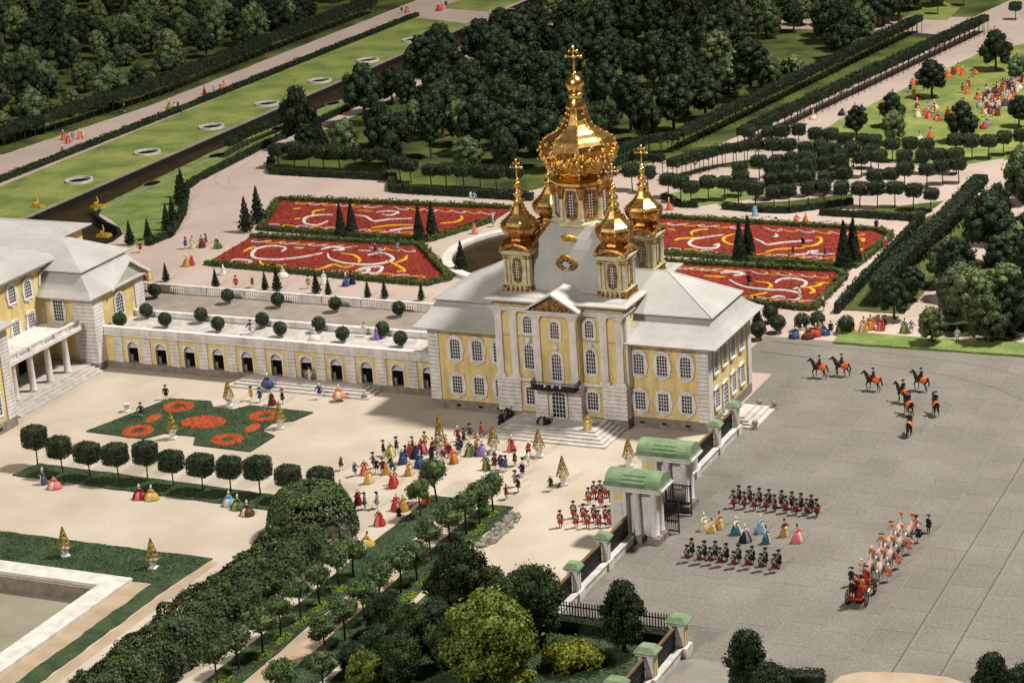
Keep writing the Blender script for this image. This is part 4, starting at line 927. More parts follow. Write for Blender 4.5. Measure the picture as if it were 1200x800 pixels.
def gate_leaf(y, x0, lab):
    t = thing('gate_leaf', lab, 'gate', (x0, y, 0), group='open iron gate leaves')
    b = MB()
    for k in range(13): x = x0+.15+k*.2; b.box(x-.025,x+.025,y-.025,y+.025,.15,3.2+.12*(k%2))
    part('bars', b, M_IRON, t, kind='stuff')
    for z in (.25, 1.3, 3.05): part('cross_rail', MB().box(x0,x0+2.7,y-.05,y+.05,z,z+.12), M_IRON, t)
    for x in (x0, x0+2.65): part('stile', MB().box(x,x+.1,y-.06,y+.06,.1,3.35), M_IRON, t)
    sc = MB()
    for k in range(6): sc.ball((x0+.35+k*.4,y,1.2), .14, 6)
    part('scroll_band', sc, M_IRON, t, kind='stuff')
gate_leaf(-26.9, 19.2, 'open black iron gate leaf nearer the soldiers')
gate_leaf(-22.3, 18.8, 'open black iron gate leaf nearer the church')
def pillar(x, y, lab, grp, s=1.0):
    t = thing('fence_pillar', lab, 'pillar', (x, y, 0), group=grp)
    part('base', MB().box(x-.75*s,x+.75*s,y-.6*s,y+.6*s,0,.9), M_STONEW, t)
    part('shaft', MB().box(x-.5*s,x+.5*s,y-.42*s,y+.42*s,.9,2.9), M_WHT, t)
    part('shaft_panel', MB().box(x+.5*s,x+.56*s,y-.3*s,y-.06*s,1.0,2.8).box(x+.5*s,x+.56*s,y+.06*s,y+.3*s,1.0,2.8), M_YEL if s > 1.1 else M_WHT, t)
    part('capital', MB().box(x-.68*s,x+.68*s,y-.58*s,y+.58*s,2.9,3.1), M_WHT, t)
    part('cap', MB().frus((x-.8*s,x+.8*s,y-.7*s,y+.7*s),3.1,(x-.78*s,x+.78*s,y-.68*s,y+.68*s),3.22).frus((x-.74*s,x+.74*s,y-.64*s,y+.64*s),3.22,(x-.45*s,x+.45*s,y-.4*s,y+.4*s),3.62), M_GREENROOF, t)
def fence_run(p0, p1, lab, grp):
    t = thing('fence', lab, 'fence', ((p0[0]+p1[0])/2,(p0[1]+p1[1])/2,0), group=grp)
    x = p0[0]; y0, y1 = sorted((p0[1]+.62, p1[1]-.62) if p0[1] < p1[1] else (p1[1]+.62, p0[1]-.62))
    part('base_wall', MB().box(x-.4,x+.55,y0,y1,0,.75).box(x-.45,x+.65,y0,y1,.75,.88), M_STONEW, t)
    b = MB(); n = int((y1-y0)/.16)
    for k in range(n): y = y0+(k+.5)*(y1-y0)/n; b.box(x-.03,x+.03,y-.045,y+.045,.88,2.72)
    part('lattice', b, M_IRON, t, kind='stuff')
    part('top_rail', MB().box(x-.14,x+.14,y0,y1,2.72,2.86), mat('rust_rail', (.16,.09,.05), .8), t)
    part('mid_rail', MB().box(x-.06,x+.06,y0,y1,1.7,1.82), M_IRON, t)
FY = [-57.5,-50.4,-43.5,-36.4]
for i, y in enumerate(FY): pillar(18.0, y, 'white fence pillar with green cap, %s from the big gate pier towards the garden' % nth(3-i), 'fence pillars of the court')
for a, c, i in zip(FY, FY[1:]+[-30.2], range(4)): fence_run((18,a), (18,c+(.5 if c==-30.2 else 0)), 'black lattice fence bay on white base, %s from the big gate pier' % nth(3-i), 'fence bays of the court')
FY2 = [-12.6,-5.4,.6]
for i, y in enumerate(FY2): pillar(18.0, y, 'white fence pillar with green cap between gate and church, %s from the gate' % nth(i), 'fence pillars by the church')
for a, c, i in zip([-17.8]+FY2[:2], FY2, range(3)): fence_run((18,a), (18,c), 'black lattice fence bay between gate and church, %s from the gate' % nth(i), 'fence bays by the church')
for i, (x, y) in enumerate(((31.0,-51.4),(30.6,-57.6),(30.3,-64))): pillar(x, y, 'green-capped fence pillar beside the side path, %s from the parade ground' % nth(i), 'fence pillars at the side path', 1.25)
fence_run((30.9,-57.6), (30.9,-51.4), 'dark lattice fence between the two side-path pillars', 'fences at the side path')
fence_run((30.5,-64), (30.5,-57.6), 'dark lattice fence at the bottom edge beside the side path', 'fences at the side path')
t = thing('picket_fence', 'low fence of black iron pickets between court and parade ground', 'fence', (24,-48.4,0))
b = MB()
for k in range(44): x = 18.8+k*.27; b.box(x-.045,x+.045,-48.46,-48.38,.5,1.95); b.frus((x-.06,x+.06,-48.48,-48.36),1.95,(x-.01,x+.01,-48.43,-48.41),2.15)
part('pickets', b, M_IRON, t, kind='stuff')
part('rail', MB().box(18.7,30.4,-48.48,-48.36,1.6,1.68).box(18.7,30.4,-48.48,-48.36,.7,.78), M_IRON, t)
part('base_wall', MB().box(18.6,30.4,-48.7,-48.2,0,.5), M_STONEW, t)
for x in (23.2,): part('gate_post', MB().box(x-.4,x+.4,-48.8,-48.1,0,2.2).frus((x-.5,x+.5,-48.9,-48.0),2.2,(x-.3,x+.3,-48.7,-48.2),2.5), M_GREENROOF, t)

# ================================================================== VEGETATION
ALLT = {}   # group -> list of (screen x, object, label format)
def later(group, o, fmt):
    ALLT.setdefault(group, []).append((scr(o.location)[0], o, fmt))
def plant(name, cat, group, fmt, loc, meshes, sc=1.0, rz=None):
    o = ob(name, None, None, loc, RND.uniform(0, 6.28) if rz is None else rz, sc); o['category'] = cat; o['group'] = group
    for n_, me in meshes: ob(n_, me, o)
    later(group, o, fmt); return o
# park trees: six crowns of foliage clumps, shared
rng = random.Random(5)
PT = []
for k in range(8):
    h, r, lw_ = ((8.2,3.6,.36),(7.4,3.4,.30),(9.0,3.2,.42),(7.0,3.0,.45),(8.6,3.7,.38),(7.6,2.9,.34),(10.2,2.7,.40),(9.4,3.3,.46))[k]
    PT.append(([('trunk', trunk_mesh(h, .28, 4, rng)), ('crown', clump_crown('crown', tree_clumps(rng, h, r, 20+3*k, lw_), 60, .26, M_LEAF[[0,1,2,0,3,9,2,0][k]]))], h))
PTN = []   # near trees, finer leaves
for k, (h, r, mi) in enumerate(((7.5,3.3,7),(7.0,3.3,4),(7.8,2.3,0),(6.5,3.0,8))):
    PTN.append(([('trunk', trunk_mesh(h, .24, 4, rng)), ('crown', clump_crown('crown', tree_clumps(rng, h, r, 46, .28), 300, .15, M_LEAF[mi], .85, .70, .75))], h))
def inpoly(x, y, P):
    c = False
    for i in range(len(P)):
        (x0,y0),(x1,y1) = P[i], P[i-1]
        if (y0 > y) != (y1 > y) and x < (x1-x0)*(y-y0)/(y1-y0)+x0: c = not c
    return c
def wood(poly, d, group, fmt, hs, clear=(), kinds=range(8), seed=1, pts=None):
    r = random.Random(seed); P = list(pts or []); xs = [p[0] for p in poly]; ys = [p[1] for p in poly]
    for _ in range(9000):
        x, y = r.uniform(min(xs),max(xs)), r.uniform(min(ys),max(ys))
        if not inpoly(x, y, poly) or any((x-a)**2+(y-b_)**2 < d*d for a, b_ in P) or any((x-a)**2+(y-b_)**2 < q*q for a, b_, q in clear): continue
        sx, sy = scr((x,y,6))
        if sx < -25 or sx > 1225 or sy < -28: continue
        P.append((x,y))
    for x, y in P:
        k = r.choice(list(kinds)); s = r.uniform(*hs)
        plant('park_tree', 'tree', group, fmt, (x,y,.04), PT[k][0], (s*r.uniform(.8,1.15), s*r.uniform(.8,1.15), s*r.uniform(.85,1.2)))
def q(px, py, rad): p = G(px, py); return (p.x, p.y, rad)
def view(px, py, rad, n=4): p = G(px, py); return [(p.x+.43*5.5*k, p.y-.9*5.5*k, rad) for k in range(n)]
wood([(-154,106),(-153,250),(-153,285),(-300,285),(-300,230),(-185,100)], 6.6, 'trees of the wood beyond the avenue', 'park tree in the wood beyond the canal avenue, %s from the left', (.65,1.15), view(165,88,5)+view(232,74,4)+view(268,58,4)+view(395,12,4)+view(110,116,4,3)+[q(165,92,7),q(235,78,5),q(265,62,4),q(130,118,6),q(60,130,4),q(395,10,5)], (0,1,1,3,5,1,2,5), 3)
wood([(-94,106),(-54,97),(-44,114),(-37,128),(-31,170),(-25,228),(-22,285),(-104,285),(-99,112)], 6.7, 'trees of the wood behind the church', 'dark park tree in the wood behind the church, %s from the left', (.65,1.22), view(922,66,8)+view(760,120,5)+view(815,28,4)+view(535,68,4)+view(480,112,3)+view(400,150,4)+view(690,90,3)+view(560,150,3)+[q(535,75,8),q(475,118,4),q(755,125,9),q(918,60,11),q(905,84,9),q(400,160,8),q(640,150,5),q(850,60,5),q(700,100,4),q(815,30,5),q(560,155,4),q(480,165,5)], (0,2,0,1,0,3,6,7,5,2), 4)
wood([(30,41),(60,41),(60,112),(36,122),(27,104),(26.5,60)], 5.4, 'trees of the wood beside the parade ground', 'park tree in the wood beside the parade ground, %s from the left', (.75,1.05), [q(1090,290,3),q(1130,402,4)], (0,1,2,5,0), 5)
# trees standing on the meadow
for px, py, s, k in ((1167,84,.9,0),(1092,116,.95,3),(1045,150,.7,0),(1048,170,.75,5),(1127,168,.8,0),(1192,96,.65,1),(1004,160,.6,0),(975,52,1.15,0),(985,72,1.05,3),(1035,30,1.0,0),(1194,150,.6,2)):
    p = G(px, py); plant('park_tree', 'tree', 'trees standing on the meadow', 'park tree standing on the bright meadow or its edge, %s from the left', (p.x,p.y,.04), PT[k][0], s)
# trees beside the grass verge
for px, py, s, k in ((1048,374,.62,0),(1092,404,.62,5),(1117,372,.7,1),(1155,402,.78,1),(1187,395,.75,0),(1210,380,.9,0),(1070,352,.5,2)):
    p = G(px, py); plant('park_tree', 'tree', 'trees behind the grass verge', 'bushy tree behind the grass verge of the parade ground, %s from the left', (p.x,p.y,.04), PT[k][0], s)
# foreground trees
for px, py, s, k, fmt in ((541,722,.92,0,'round dark green tree beside the rockery'),(513,752,.62,3,'bluish dark tree between the clipped rows and the yellow-green tree'),(625,752,.95,0,'dark tree next to the fence pillars'),(577,804,1.18,1,'yellow-green loose tree in the near garden'),(732,766,.86,2,'slim dark tree in front of the picket fence'),(592,742,.6,3,'dark tree behind the yellow-green tree'),
    (876,822,.80,2,'dark tree at the bottom edge of the parade ground'),(902,832,.62,3,'small dark tree beside the trimmed hedge at the bottom edge'),(1163,840,.7,2,'dark tree top cut by the bottom edge near the corner'),(1200,842,.7,3,'dark tree top in the bottom corner'),(445,775,.52,3,'small dark tree beside the sandy path'),(470,800,.6,0,'dark tree at the bottom edge beside the sandy path'),(430,808,.5,1,'yellow-green bush at the bottom edge beside the sandy path'),
    (452,742,.5,0,'small dark round tree, uppermost of the thicket beside the sandy path'),(486,765,.62,0,'dark tree in the thicket left of the yellow-green tree'),(415,790,.45,3,'small bluish tree in the thicket beside the sandy path, nearest the clipped row'),(528,785,.6,0,'dark tree in the thicket touching the yellow-green tree'),(575,722,.62,0,'dark tree between the rockery tree and the fence trees')):
    p = G(px, py); o = ob('garden_tree', None, None, (p.x,p.y,.05), RND.uniform(0,6), s)
    for n_, me in PTN[k][0]: ob(n_, me, o)
    tag(o, fmt, 'tree')
bl = clump_crown('foliage', [(math.cos(a)*1.7*rr, math.sin(a)*1.3*rr, .95+RND.uniform(-.1,.5)*(1-rr*.5), RND.uniform(.65,.95)) for a, rr in [(k*2.4, (k%4)/3.2) for k in range(16)]], 300, .12, [M_LEAF[5]], .85, .72, .7)
def bush(px, py, sc, lab, me=bl):
    p = G(px, py); o = ob('bush', None, None, (p.x,p.y,.05), RND.uniform(0,6), sc); ob('foliage', me, o); ob('stem', BST, o); return tag(o, lab, 'bush')
BST = trunk_mesh(1.4, .12, 3)
bush(672, 785, 1.25, 'wide yellow-green bush on the near lawn beside the slim tree')
bush(600, 808, 1.0, 'yellow-green bush below the loose yellow-green tree at the bottom edge')
bush(1062, 345, .9, 'light green bush beside the pleached hedge')
# conifer
def cone_mesh(h, r, m_, n, size, tiers=0):
    t = NPR.uniform(0, 1, n)**.7; a = NPR.uniform(0, 2*PI, n); zz = (1-t)*h
    rr = r*t*(1-.25*(np.cos(t*2*PI*tiers) if tiers else 0))+.03; rr = np.maximum(rr, .03)
    P = np.stack([rr*np.cos(a), rr*np.sin(a), zz+.35], 1); N = np.stack([np.cos(a), np.sin(a), np.full(n,.4)], 1)
    return leaf_mesh('foliage', P, N, size, m_, [((0,0,.35+h*(1-f)), r*f*.72, 1.3) for f in (.35,.5,.65,.8,.9)])
def conifer(px, py, sc, lab, me): p = G(px, py); o = ob('conifer', None, None, (p.x,p.y,.04), RND.uniform(0,6), sc); ob('foliage', me, o); ob('trunk', CTR, o); return tag(o, lab, 'conifer')
CTR = MB().tube([(0,0,-.05),(0,0,1.6)], .1).mesh('trunk', M_TRUNK)
cm = cone_mesh(6.0, 2.0, M_LEAF[6], 1400, .22)
conifer(372, 172, 1.0, 'dark broad conifer at the corner of the hedged wood near the canal', cm); conifer(755, 140, .9, 'dark small conifer in the clearing behind the great dome', cm)
# columnar cypresses in the parterres, spiral ones by the canal
cyp = cone_mesh(4.6, .85, M_LEAF[6], 900, .15); spi = cone_mesh(3.9, .85, M_LEAF[6], 900, .15, 6)
def cyl_(lst, grp, fmt, me, hs=1.0):
    for px, py, s in lst:
        p = G(px, py); plant('cypress', 'cypress', grp, fmt, (p.x,p.y,.05), [('foliage', me), ('trunk', CTR)], s*hs)
cyl_([(400,278,1.05),(413,275,1.05),(492,284,1.1),(507,279,1.1),(867,308,1.2),(877,300,1.15),(989,316,1.35),(1000,310,1.3)], 'cypresses of the parterres', 'slim dark cypress of a pair in the red parterres, %s from the left', cyp)
cyl_([(289,272,1.25),(303,261,1.3),(541,318,1.0)], 'cypresses beside the parterres', 'lone twisted cypress beside the red parterres, %s from the left', spi)
cyl_([(153,287,.85),(174,281,.75),(196,270,.95),(203,262,.95),(211,240,1.1),(214,232,1.1)], 'spiral topiaries along the canal lawn', 'spiral-cut topiary along the canal lawn edge, %s from the palace', spi)
cyl_([(195,330,.62),(253,337,.62),(311,340,.6),(325,341,.75),(371,344,.72),(385,346,.55),(431,349,.55),(451,350,.6),(494,352,.55),(888,385,.8)], 'small cone topiaries behind the gallery', 'small cone topiary just behind the terrace balustrade, %s from the left', spi)
# clipped trees
def clip_crown(lx, ly, lz, p, n, size, m_, base):
    P, N = box_pts(n, lx, ly, lz, p); P = P+N*NPR.normal(0, .06, (n,1)); P[:,2] += base+lz/2
    pass
    me = leaf_mesh('crown', P, N, size, m_)
    bm = bmesh.new(); bm.from_mesh(me); g = bmesh.ops.create_cube(bm, size=1.0)['verts']
    es = list({e for v in g for e in v.link_edges}); r_ = bmesh.ops.subdivide_edges(bm, edges=es, cuts=3, use_grid_fill=True)
    vs = list({v for v in bm.verts if v.index == -1 or v.index >= len(P)*4})
    for v in vs:
        k = sum(abs(c*2)**p for c in v.co)**(1/p)
        if k > .2: v.co = Vector((v.co.x*2/k*lx*.45, v.co.y*2/k*ly*.45, v.co.z*2/k*lz*.45+base+lz/2))
    bm.to_mesh(me); bm.free(); return me
def loose_crown(seed):
    r9 = random.Random(seed); cl = [(r9.uniform(.55,.8)*math.cos(k*2.4), r9.uniform(.55,.8)*math.sin(k*2.4), 2.5+r9.uniform(-.45,.55), r9.uniform(.42,.62)) for k in range(9)]+[(0,0,2.5,.85),(0,0,3.0,.6)]
    return clump_crown('crown', cl, 420, .105, M_CLIPL, .85, .80, .6)
TRC = MB().tube([(0,0,-.05),(.03,0,1.0),(0,.02,2.3)], [.10,.08,.07], 6).mesh('trunk', M_TRUNK)
CR_BOX = clip_crown(2.3,2.3,2.1,6.0,2600,.11,M_CLIP,2.0)
CR_BOXL = [loose_crown(k) for k in (1,2,3,4)]
CR_FAR = clip_crown(2.25,2.25,1.7,4.2,850,.14,M_CLIP,2.0)
def lime(lst, grp, fmt, crown, hs=1.0, var=.06):
    for t_ in lst:
        p = G(*t_[:2]); s = hs*RND.uniform(1-var, 1+var)*(t_[2] if len(t_) > 2 else 1)
        o = plant('clipped_tree', 'tree', grp, fmt, (p.x+RND.uniform(-.12,.12),p.y+RND.uniform(-.12,.12),.1), [('trunk', TRC), ('crown', RND.choice(crown) if isinstance(crown, list) else crown)], (s*RND.uniform(.92,1.1), s*RND.uniform(.92,1.1), s*RND.uniform(.92,1.08)), RND.choice((0,PI/2,PI,-PI/2))+RND.uniform(-.12,.12)); o.rotation_euler = (RND.uniform(-.05,.05), RND.uniform(-.05,.05), o.rotation_euler[2])
lime([(45,546),(74,555),(106,560),(139,564),(173,565),(205,571),(238,576),(272,578),(307,582),(341,587),(376,592)], 'box-clipped trees on the court strip', 'box-clipped tree on the grass strip of the court, %s from the left', CR_BOX, .98)
lime([(511,589),(492,606),(398,690),(374,709),(352,727),(330,747),(307,767),(282,785),(255,803),(415,676)], 'clipped trees along the green tunnel', 'clipped round tree in the row along the green tunnel, %s from the left', CR_BOXL, 1.17)
lime([(578,600),(563,615),(547,628),(528,643),(507,658),(490,681),(470,697),(447,712),(428,728),(404,752),(383,772),(380,812),(330,830)], 'clipped trees along the rockery path', 'clipped round tree in the row beside the rockery, %s from the left', CR_BOXL, 1.17)
far = 'box-clipped tree in the dense garden rows beyond the parterres, %s from the left'
lime([(866,240),(886,245),(906,246),(926,245),(946,244),(966,242),(987,244),(1008,243),(1028,244),(1049,243),(1071,247),(1090,248),
      (811,241),(831,236),(850,235),(869,231),(904,234),(924,232),(946,230),(967,229),(988,227),(1026,228),(1044,225),(1061,223),(1085,220),(1105,216),(1123,215),
      (868,217),(906,220),(925,218),(948,216),(967,213),(985,210),(1009,208),(1030,205),(1061,203),(1081,204),(1100,204),(1121,205),
      (890,211),(912,208),(929,206),(946,205),(967,200),(985,200),(906,191),(925,191),(944,192),(962,192),(977,194),(1000,196),(1020,198),
      (877,173),(902,174),(918,176),(937,174),(954,178),(973,178),(992,183),(1011,185),(1026,187),(1046,190),(1065,190),(1085,191),
      (1080,12),(1100,18),(1129,8),(1190,24),(1060,15),(1040,18)], 'box-clipped trees of the garden rows', far, CR_FAR, 1.0)
lime([(1121,186),(1140,188),(1158,187),(1176,183),(1195,181)], 'box-clipped trees at the meadow edge', 'box-clipped tree lining the near edge of the meadow, %s from the left', CR_FAR, 1.05)
lime([(470,213),(482,215),(506,219),(524,220),(543,221),(563,222),(582,224),(604,225)], 'box-clipped trees behind the near low hedge', 'box-clipped tree behind the low hedge beside the great dome, %s from the left', CR_FAR, 1.05)
lime([(327,197),(345,196),(362,198),(380,199),(398,200),(416,201),(434,202),(452,203)], 'box-clipped trees behind the far low hedge', 'box-clipped tree behind the low hedge near the canal, %s from the left', CR_FAR, 1.1)
lime([(784,232),(798,236),(760,226),(742,224)], 'box-clipped trees beside the rear tower', 'box-clipped tree just beyond the rear church tower, %s from the left', CR_FAR, 1.05)
# ball topiaries on the terrace and beside the church
BALL = leaf_mesh('crown', *(lambda d: (d*.82*NPR.uniform(.95,1.05,(len(d),1))+np.array([0,0,1.15]), d))(sphere_pts(750)), .10, M_CLIP, [((0,0,1.15), .72, 1)])
BTR = MB().tube([(0,0,0),(0,0,.5)], .09).lathe([(.32,0),(.36,.25),(.3,.3)], 8).mesh('tub', M_PLINTH)
for x, y, z in [(G(a,b_,5.55).x, 6.6, 4.5) for a, b_ in ((194,374),(256,379),(327,386),(400,392),(470,396))]:
    plant('ball_topiary', 'topiary', 'front row of ball topiaries on the terrace', 'round ball topiary in the front terrace row, %s from the left', (x,y,z), [('tub', BTR), ('crown', BALL)], 1.0)
for x, y, z in [(G(a,b_,4.5).x+.4, 9.4, 4.5) for a, b_ in ((174.5,370),(242,373),(313,379),(376,386),(450,392))]:
    plant('ball_topiary', 'topiary', 'middle row of ball topiaries on the terrace', 'round ball topiary before the middle parapet, %s from the left', (x,y,z), [('tub', BTR), ('crown', BALL)], 1.0)
for x, y, z in [(G(a,b_,4.5).x, 17.2, 4.52) for a, b_ in ((178,352),(268,356),(327,360),(393,366),(470,370))]:
    plant('ball_topiary', 'topiary', 'rear row of ball topiaries on the terrace', 'round ball topiary under the rear balustrade, %s from the left', (x,y,z), [('tub', BTR), ('crown', BALL)], 1.0)
p = G(126,403,4.5); plant('ball_topiary', 'topiary', 'topiary by the pavilion', 'single ball topiary in front of the pavilion window, %s from the left', (-62.6,5.0,4.5), [('tub', BTR), ('crown', BALL)], 1.05)
for px, py in ((889,398),(912,390),(940,388),(958,386),(903,378),(992,391)):
    p = G(px, py); plant('ball_topiary', 'topiary', 'ball topiaries at the end of the parade ground', 'round ball topiary at the church end of the parade ground, %s from the left', (p.x,p.y,.03), [('tub', BTR), ('crown', BALL)], 1.15)
# hedges: low ones
def hedge(lab, pts, w_, z1, m_=None, dens=11, size=.2, z0=0.0, px=True, grp='low hedges'):
    P = [tuple(G(*p_)[:2]) for p_ in pts] if px else pts
    o = ob('hedge', None, None, (P[0][0],P[0][1],0)); tag(o, lab, 'hedge', grp)
    for a, c in zip(P, P[1:]): ob('hedge_run', hedge_mesh('hedge_run', *a, *c, w_, z0, z1, dens, size, m_ or M_HEDGE), o, (a[0]-P[0][0], a[1]-P[0][1], 0))
    return o
hedge('low dark hedge between the wide canal lawn and the avenue', [(-139.3,52),(-137.6,140),(-136.6,234)], 1.3, 1.0, px=False)
hedge('low dark hedge along the narrow canal lawn', [(172,288),(200,277),(215,250),(218,222),(232,212),(318,168),(352,154),(440,114)], 1.2, 1.0)
hedge('low dark hedge on the near corner of the wood', [(317,190),(319,204),(460,211.5)], 1.2, 1.2)
hedge('low dark hedge of the wood beside the great dome', [(460,211),(460,225),(625,235)], 1.3, 1.3)
hedge('low hedge at the point of the small lawn behind the rear tower', [(777,232),(799,243),(818,243)], .9, .9)
hedge('low dark hedge with white stakes before the garden rows', [(847,245),(893,249),(924,250),(1000,239)], .8, 1.0)
hedge('low dark hedge edging the right-hand garden rows', [(960,252),(1075,259),(1082,250)], .8, 1.0)
hedge('long dark clipped hedge along the straight garden path', [(980,368),(1082,258)], .9, 1.5)
hedge('trimmed hedge below the picket fence', [(18.8,-49.9),(30.0,-50.1)], 1.4, 1.3, dens=26, size=.12, px=False)
hedge('trimmed hedge at the bottom edge beside the dark tree', [(905,800),(968,801)], 1.6, 1.1, dens=26, size=.12)
# pleached hedges on stems
TRP = MB().tube([(0,0,-.05),(0,0,2.6)], [.07,.055], 5).mesh('trunk', M_TRUNK)
def pleached(lab, pts, w_, z0, z1, step=1.7, rows=2, px=True):
    P = [tuple(G(*p_)[:2]) for p_ in pts] if px else pts
    o = ob('pleached_hedge', None, None, (P[0][0],P[0][1],0)); tag(o, lab, 'hedge', 'pleached hedges on stems')
    for a, c in zip(P, P[1:]):
        ob('crown', hedge_mesh('crown', *a, *c, w_, z0+.3, z1, 16, .19, M_HEDGE, .11), o, (a[0]-P[0][0], a[1]-P[0][1], 0))
        L = Vector((c[0]-a[0], c[1]-a[1])); n = int(L.length/step); u = L.normalized(); qv = Vector((-u.y,u.x))
        for k in range(n+1):
            for s in ((-1,1) if rows == 2 else (0,)):
                pt = Vector(a)+u*min(k*step+.2, L.length-.2)+qv*s*w_*.3
                ob('trunk', TRP, o, (pt.x-P[0][0], pt.y-P[0][1], 0))
    return o
pleached('pleached hedge on thin stems along the canal avenue', [(-10,178),(186,116),(320,62),(440,16)], 2.0, 1.9, 4.2, 2.6)
pleached('pleached hedge nearer the wood on the slanting alley', [(797,177),(1078,38)], 1.8, 1.9, 3.7, 2.4)
pleached('pleached hedge nearer the meadow on the slanting alley', [(868,176),(1155,38)], 1.9, 1.9, 3.7, 2.4)
pleached('short bent pleached hedge behind the rear tower', [(785,213),(847,196),(895,189)], 1.9, 1.9, 3.6, 1.9)
pleached('broad pleached hedge along the straight path beside the wood', [(1028,360),(1054,328),(1100,287),(1150,231)], 2.3, 1.9, 3.6, 2.0)
pleached('pleached hedge along the pink path behind the canal trees', [(268,186),(300,168),(340,152)], 1.6, 1.7, 3.0, 1.9, 1)
pleached('pleached hedge at the foot of the slanting alley behind the great dome', [(700,205),(760,182),(797,178)], 1.8, 1.8, 3.4, 1.9)
pleached('short pleached hedge across the end of the slanting alley', [(778,205),(738,200),(710,212)], 1.6, 1.7, 3.2, 1.9, 1)

# ------------------------------------------------------------------ green tunnel (berceau) and its pavilion
tn = thing('green_tunnel', 'long vaulted green tunnel of climbing leaves over a wooden lattice', 'arbour', (-12.4,-60,0))
n = 46000; s = NPR.uniform(0, 1, n); a = NPR.uniform(-.05, PI+.05, n); y = -41-s*56
rr = 1+.05*np.sin(y*1.7)+NPR.normal(0, .035, n)
xx = 3.0*np.cos(a)*rr; zz = .2+3.2*np.maximum(np.sin(a),0)**.75*rr
wob = np.array([noise.noise(Vector((xx[i]*.55, y[i]*.55, zz[i]*.55))) for i in range(n)])
N = np.stack([np.cos(a), np.zeros(n), np.sin(a)+.1], 1)
P = np.stack([xx-11.5+12.4, y+60, zz], 1)+N*(wob*1.15)[:,None]
ob('leaf_vault', leaf_mesh('leaf_vault', P, N, .17, mat('vault_foliage', (.066,.096,.032), .6, col2=(.032,.048,.017), scale=.8, island=.5, spec=.2), jit=.5), tn, kind='stuff')
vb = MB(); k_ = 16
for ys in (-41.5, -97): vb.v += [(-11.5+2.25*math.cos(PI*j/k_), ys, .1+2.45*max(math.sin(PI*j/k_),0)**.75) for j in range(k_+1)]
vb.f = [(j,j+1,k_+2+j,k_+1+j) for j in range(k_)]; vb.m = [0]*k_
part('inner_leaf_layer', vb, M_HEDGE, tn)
pv = thing('arbour_pavilion', 'domed lattice pavilion of dark ribs and leaves at the tunnel end', 'arbour', (-13.0,-36.6,0))
ribs = MB()
def dome_pt(a, t, r=4.4, h=4.9): return (-13.0+r*math.cos(a)*math.cos(t)**.55, -36.6+r*math.sin(a)*math.cos(t)**.55, h*math.sin(t))
for k in range(16):
    a = 2*PI*k/16; part('rib', MB().tube([dome_pt(a, PI/2*j/10*.97) for j in range(11)], .09, 5), M_IRON, pv)
for t in (.12,.25,.4,.55,.75,1.0):
    part('hoop', MB().tube([dome_pt(2*PI*j/32, t) for j in range(33)], .06, 4), M_IRON, pv)
n = 17000; a = NPR.uniform(0, 2*PI, n); t = np.arcsin(NPR.uniform(0, 1, n)**.8)
adiff = np.abs((a-(-.75)+PI)%(2*PI)-PI)
keep = ~((adiff < .85)&(t < 1.0)&(NPR.uniform(0,1,n) > .10)); a, t = a[keep], t[keep]; n = len(a)
ct = np.maximum(np.cos(t),0)**.55; r5 = 4.45*(1+NPR.normal(0,.02,n))
P = np.stack([r5*ct*np.cos(a), r5*ct*np.sin(a), 5.0*np.sin(t)+NPR.normal(0,.08,n)], 1); N = np.stack([np.cos(a)*np.cos(t), np.sin(a)*np.cos(t), np.sin(t)], 1)
ob('leaf_cover', leaf_mesh('leaf_cover', P, N, .17, M_CLIPL, jit=.5), pv, kind='stuff')
# rockery border
rk = thing('rockery', 'border of grey boulders beside the clipped tree row', 'rocks', (4.9,-30.7,0))
for k in range(110):
    x, y = RND.uniform(3.9,5.5), RND.uniform(-35,-26.4); b = MB(); r = RND.choice((.15,.2,.25,.3,.4))
    b.lathe([(r*.9,-.05),(r,.2*r),(r*.8,.6*r),(r*.35,.85*r)], 7, wob=lambda a_, z_, ph=RND.uniform(0,6): 1+.22*math.sin(2*a_+ph)+.12*math.sin(3*a_+ph*2))
    ob('boulder', b.mesh('boulder', M_ROCK), rk, (x-4.9, y+30.7, .02), RND.uniform(0,6))

for grp, L in ALLT.items():
    L.sort(key=lambda e: e[0])
    for i, (_, o, fmt) in enumerate(L): o['label'] = fmt % nth(i)

